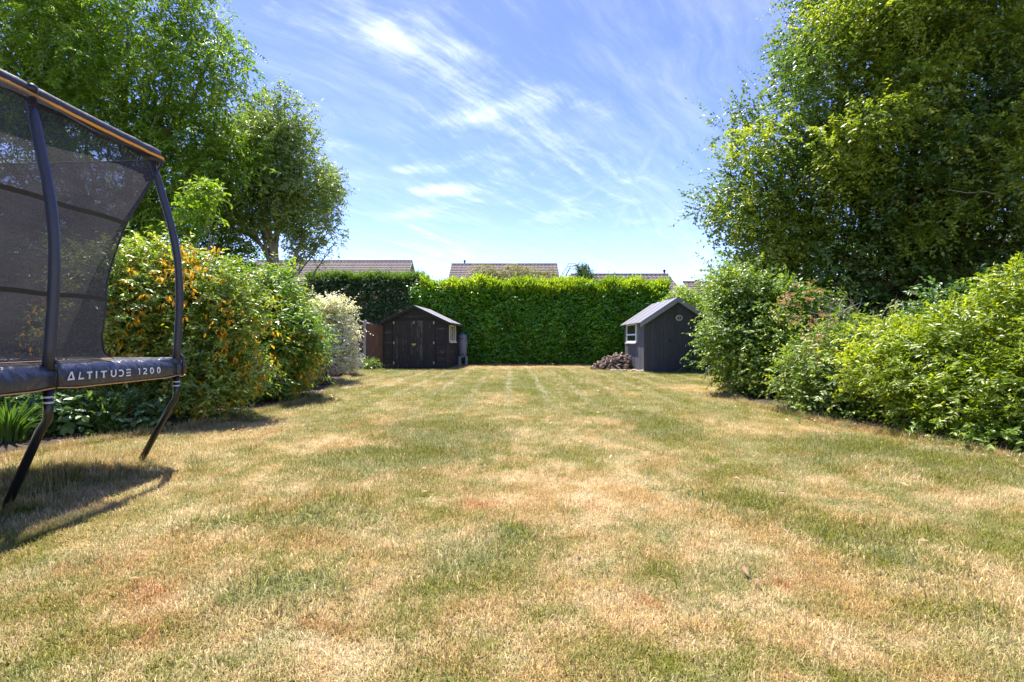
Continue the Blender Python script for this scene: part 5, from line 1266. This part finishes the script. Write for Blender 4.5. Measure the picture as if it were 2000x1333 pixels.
# beyond the hedge and behind the right shed
shrub('willow_bush', 'brownish olive bush showing over the hedge before the middle roof', 'bush', [(-1.7, 30, 4.7, .9, .8, .85), (.2, 30, 4.55, 1.3, .8, .85), (1.7, 30, 4.6, .9, .8, .85)], L_OLIVE, 3800, 8, .35, .12, .03, 161, shell=.6, gap=-.5, up=.5, droop=.5)
def weeping():
    b = (3.9, 31, 0); r = empty('weeping_tree', 'small weeping tree arching over the top of the hedge', 'tree', b)
    rng = random.Random(6)
    MB().tube([(.2, 0, 0), (.15, 0, 2.5), (.2, 0, 4.5), (.3, 0, 5.3)], [.1, .09, .06, .04], 8).build('trunk', BARK_GREY, r, smooth=True)
    for k in range(14):
        s = -1 if k < 4 else 1; L = rng.uniform(.5, 1.5) if s < 0 else rng.uniform(.3, .75); h = rng.uniform(5.3, 5.9) if k else 5.9
        pts = [(.3, 0, 5.2), (.3 + s * L * .25, rng.uniform(-.3, .3), h - .1), (.3 + s * L * .6, rng.uniform(-.4, .4), h - .12), (.3 + s * L, rng.uniform(-.5, .5), h - .9), (.3 + s * L * 1.1, rng.uniform(-.5, .5), h - 2.0)]
        MB().tube(pts, [.03, .025, .02, .014, .006], 5).build('branch', BARK_GREY, r, smooth=True)
    d = sprays(ell_sampler([(.5, 0, 5.5, .5, .5, .55), (.7, 0, 4.9, .65, .6, .8), (-.2, 0, 4.5, .8, .5, .6)], .8, 1.2, .2, 3, .1), 2600, 10, .5, .09, .028, 172, out=.2, up=-.6, droop=.6, hang=.9, flat=.2, gap=-.5)
    leaf_object('crown', d, L_DARKSH, r)
weeping()
shrub('yellow_green_shrub', 'bright yellow green shrub rising just behind the slate shed roof', 'shrub', [(7.2, 21.6, 2.6, .7, .6, .75), (7.8, 21.8, 1.6, .8, .7, 1.5), (6.6, 21.8, 2.2, .4, .5, .6)], L_LAUREL_NEW_LIT, 1300, 8, .3, .13, .055, 181, gap=-.8, up=.6)
shrub('dark_shrub', 'dark shrub hugging the ground at the slate shed door', 'shrub', [(6.2, 17.1, .25, .4, .3, .38), (6.7, 17.0, .3, .4, .3, .42)], L_DARKSH, 500, 7, .25, .09, .03, 183, gap=-1)
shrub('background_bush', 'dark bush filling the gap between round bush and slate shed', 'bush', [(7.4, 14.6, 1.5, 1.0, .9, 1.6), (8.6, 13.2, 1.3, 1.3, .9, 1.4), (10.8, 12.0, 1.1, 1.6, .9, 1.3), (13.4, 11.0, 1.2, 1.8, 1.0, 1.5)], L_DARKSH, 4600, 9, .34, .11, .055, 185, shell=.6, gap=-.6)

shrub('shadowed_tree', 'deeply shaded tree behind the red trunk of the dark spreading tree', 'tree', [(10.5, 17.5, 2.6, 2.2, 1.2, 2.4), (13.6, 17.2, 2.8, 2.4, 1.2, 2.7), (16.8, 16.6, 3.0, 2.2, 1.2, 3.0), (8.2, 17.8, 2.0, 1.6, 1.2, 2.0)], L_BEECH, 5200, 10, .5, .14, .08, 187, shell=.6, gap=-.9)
# strap-leaved lilies by the trampoline, every leaf its own piece
def strap_mesh(seed):
    rng = random.Random(seed); L = rng.uniform(.42, .62); wv = rng.uniform(.010, .017); k = 6; vs = []; fs = []
    le = rng.uniform(.5, 1.3)
    x = z = 0.0
    for i in range(k + 1):
        t = i / k; w_ = wv * (1 - t ** 2.2) + .001
        vs += [(x, -w_, z + .006), (x, 0, z), (x, w_, z + .006)]
        a = .15 + le * 1.4 * t; x += L / k * math.sin(a); z += L / k * math.cos(a)
    for i in range(k):
        for j in (0, 1): fs.append((i * 3 + j, i * 3 + j + 1, i * 3 + 4 + j, i * 3 + 3 + j))
    me = MB().add(vs, fs).mesh('leaf', L_STRAP)
    at_ = me.attributes.new('tint', 'FLOAT', 'POINT'); at_.data.foreach_set('value', [rng.random()] * len(vs)); return me
straps = [strap_mesh(i) for i in range(10)]
def lily(label, x, y, n, s, seed):
    r = empty('lily_clump', label, 'plant', (x, y, 0), group='strap leaved lilies in the left border'); rng = random.Random(seed)
    for i in range(n):
        a = rng.uniform(0, 6.28); q = rng.uniform(0, .16)
        k = s * rng.uniform(.7, 1.15)
        link('leaf', rng.choice(straps), r, (q * math.cos(a), q * math.sin(a), .02), (0, rng.uniform(-.25, .2), a), (k, k, k))
lily('arching strap leaved lily clump at the left edge below the trampoline pad', -5.35, 5.45, 120, 1.0, 1)
lily('strap leaved lily clump between the two trampoline legs', -4.85, 6.1, 110, .95, 2)
lily('grassy yellow green clump at the foot of the fence post', -5.65, 19.8, 40, 1.1, 3)
shrub('broadleaf_plant', 'low broad leaved plant spreading between the trampoline legs', 'plant', [(-5.1, 5.95, .22, .35, .3, .25), (-4.65, 6.3, .2, .35, .25, .22), (-5.7, 6.0, .35, .45, .35, .35)], L_DARKSH, 420, 6, .18, .085, .055, 191, gap=-1, fine=True, stems=5)
shrub('fern_plant', 'small pale green plant at the black shed corner near the fence', 'plant', [(-5.4, 20.1, .16, .16, .12, .16)], L_VIB, 80, 6, .2, .08, .03, 193, gap=-1, stems=4)

print('TRIS', sum(sum(len(p.vertices) - 2 for p in o.data.polygons) if len(o.data.polygons) < 20000 else len(o.data.polygons) * (len(o.data.loops) // len(o.data.polygons) - 2) for o in sc.objects if o.type == 'MESH'))
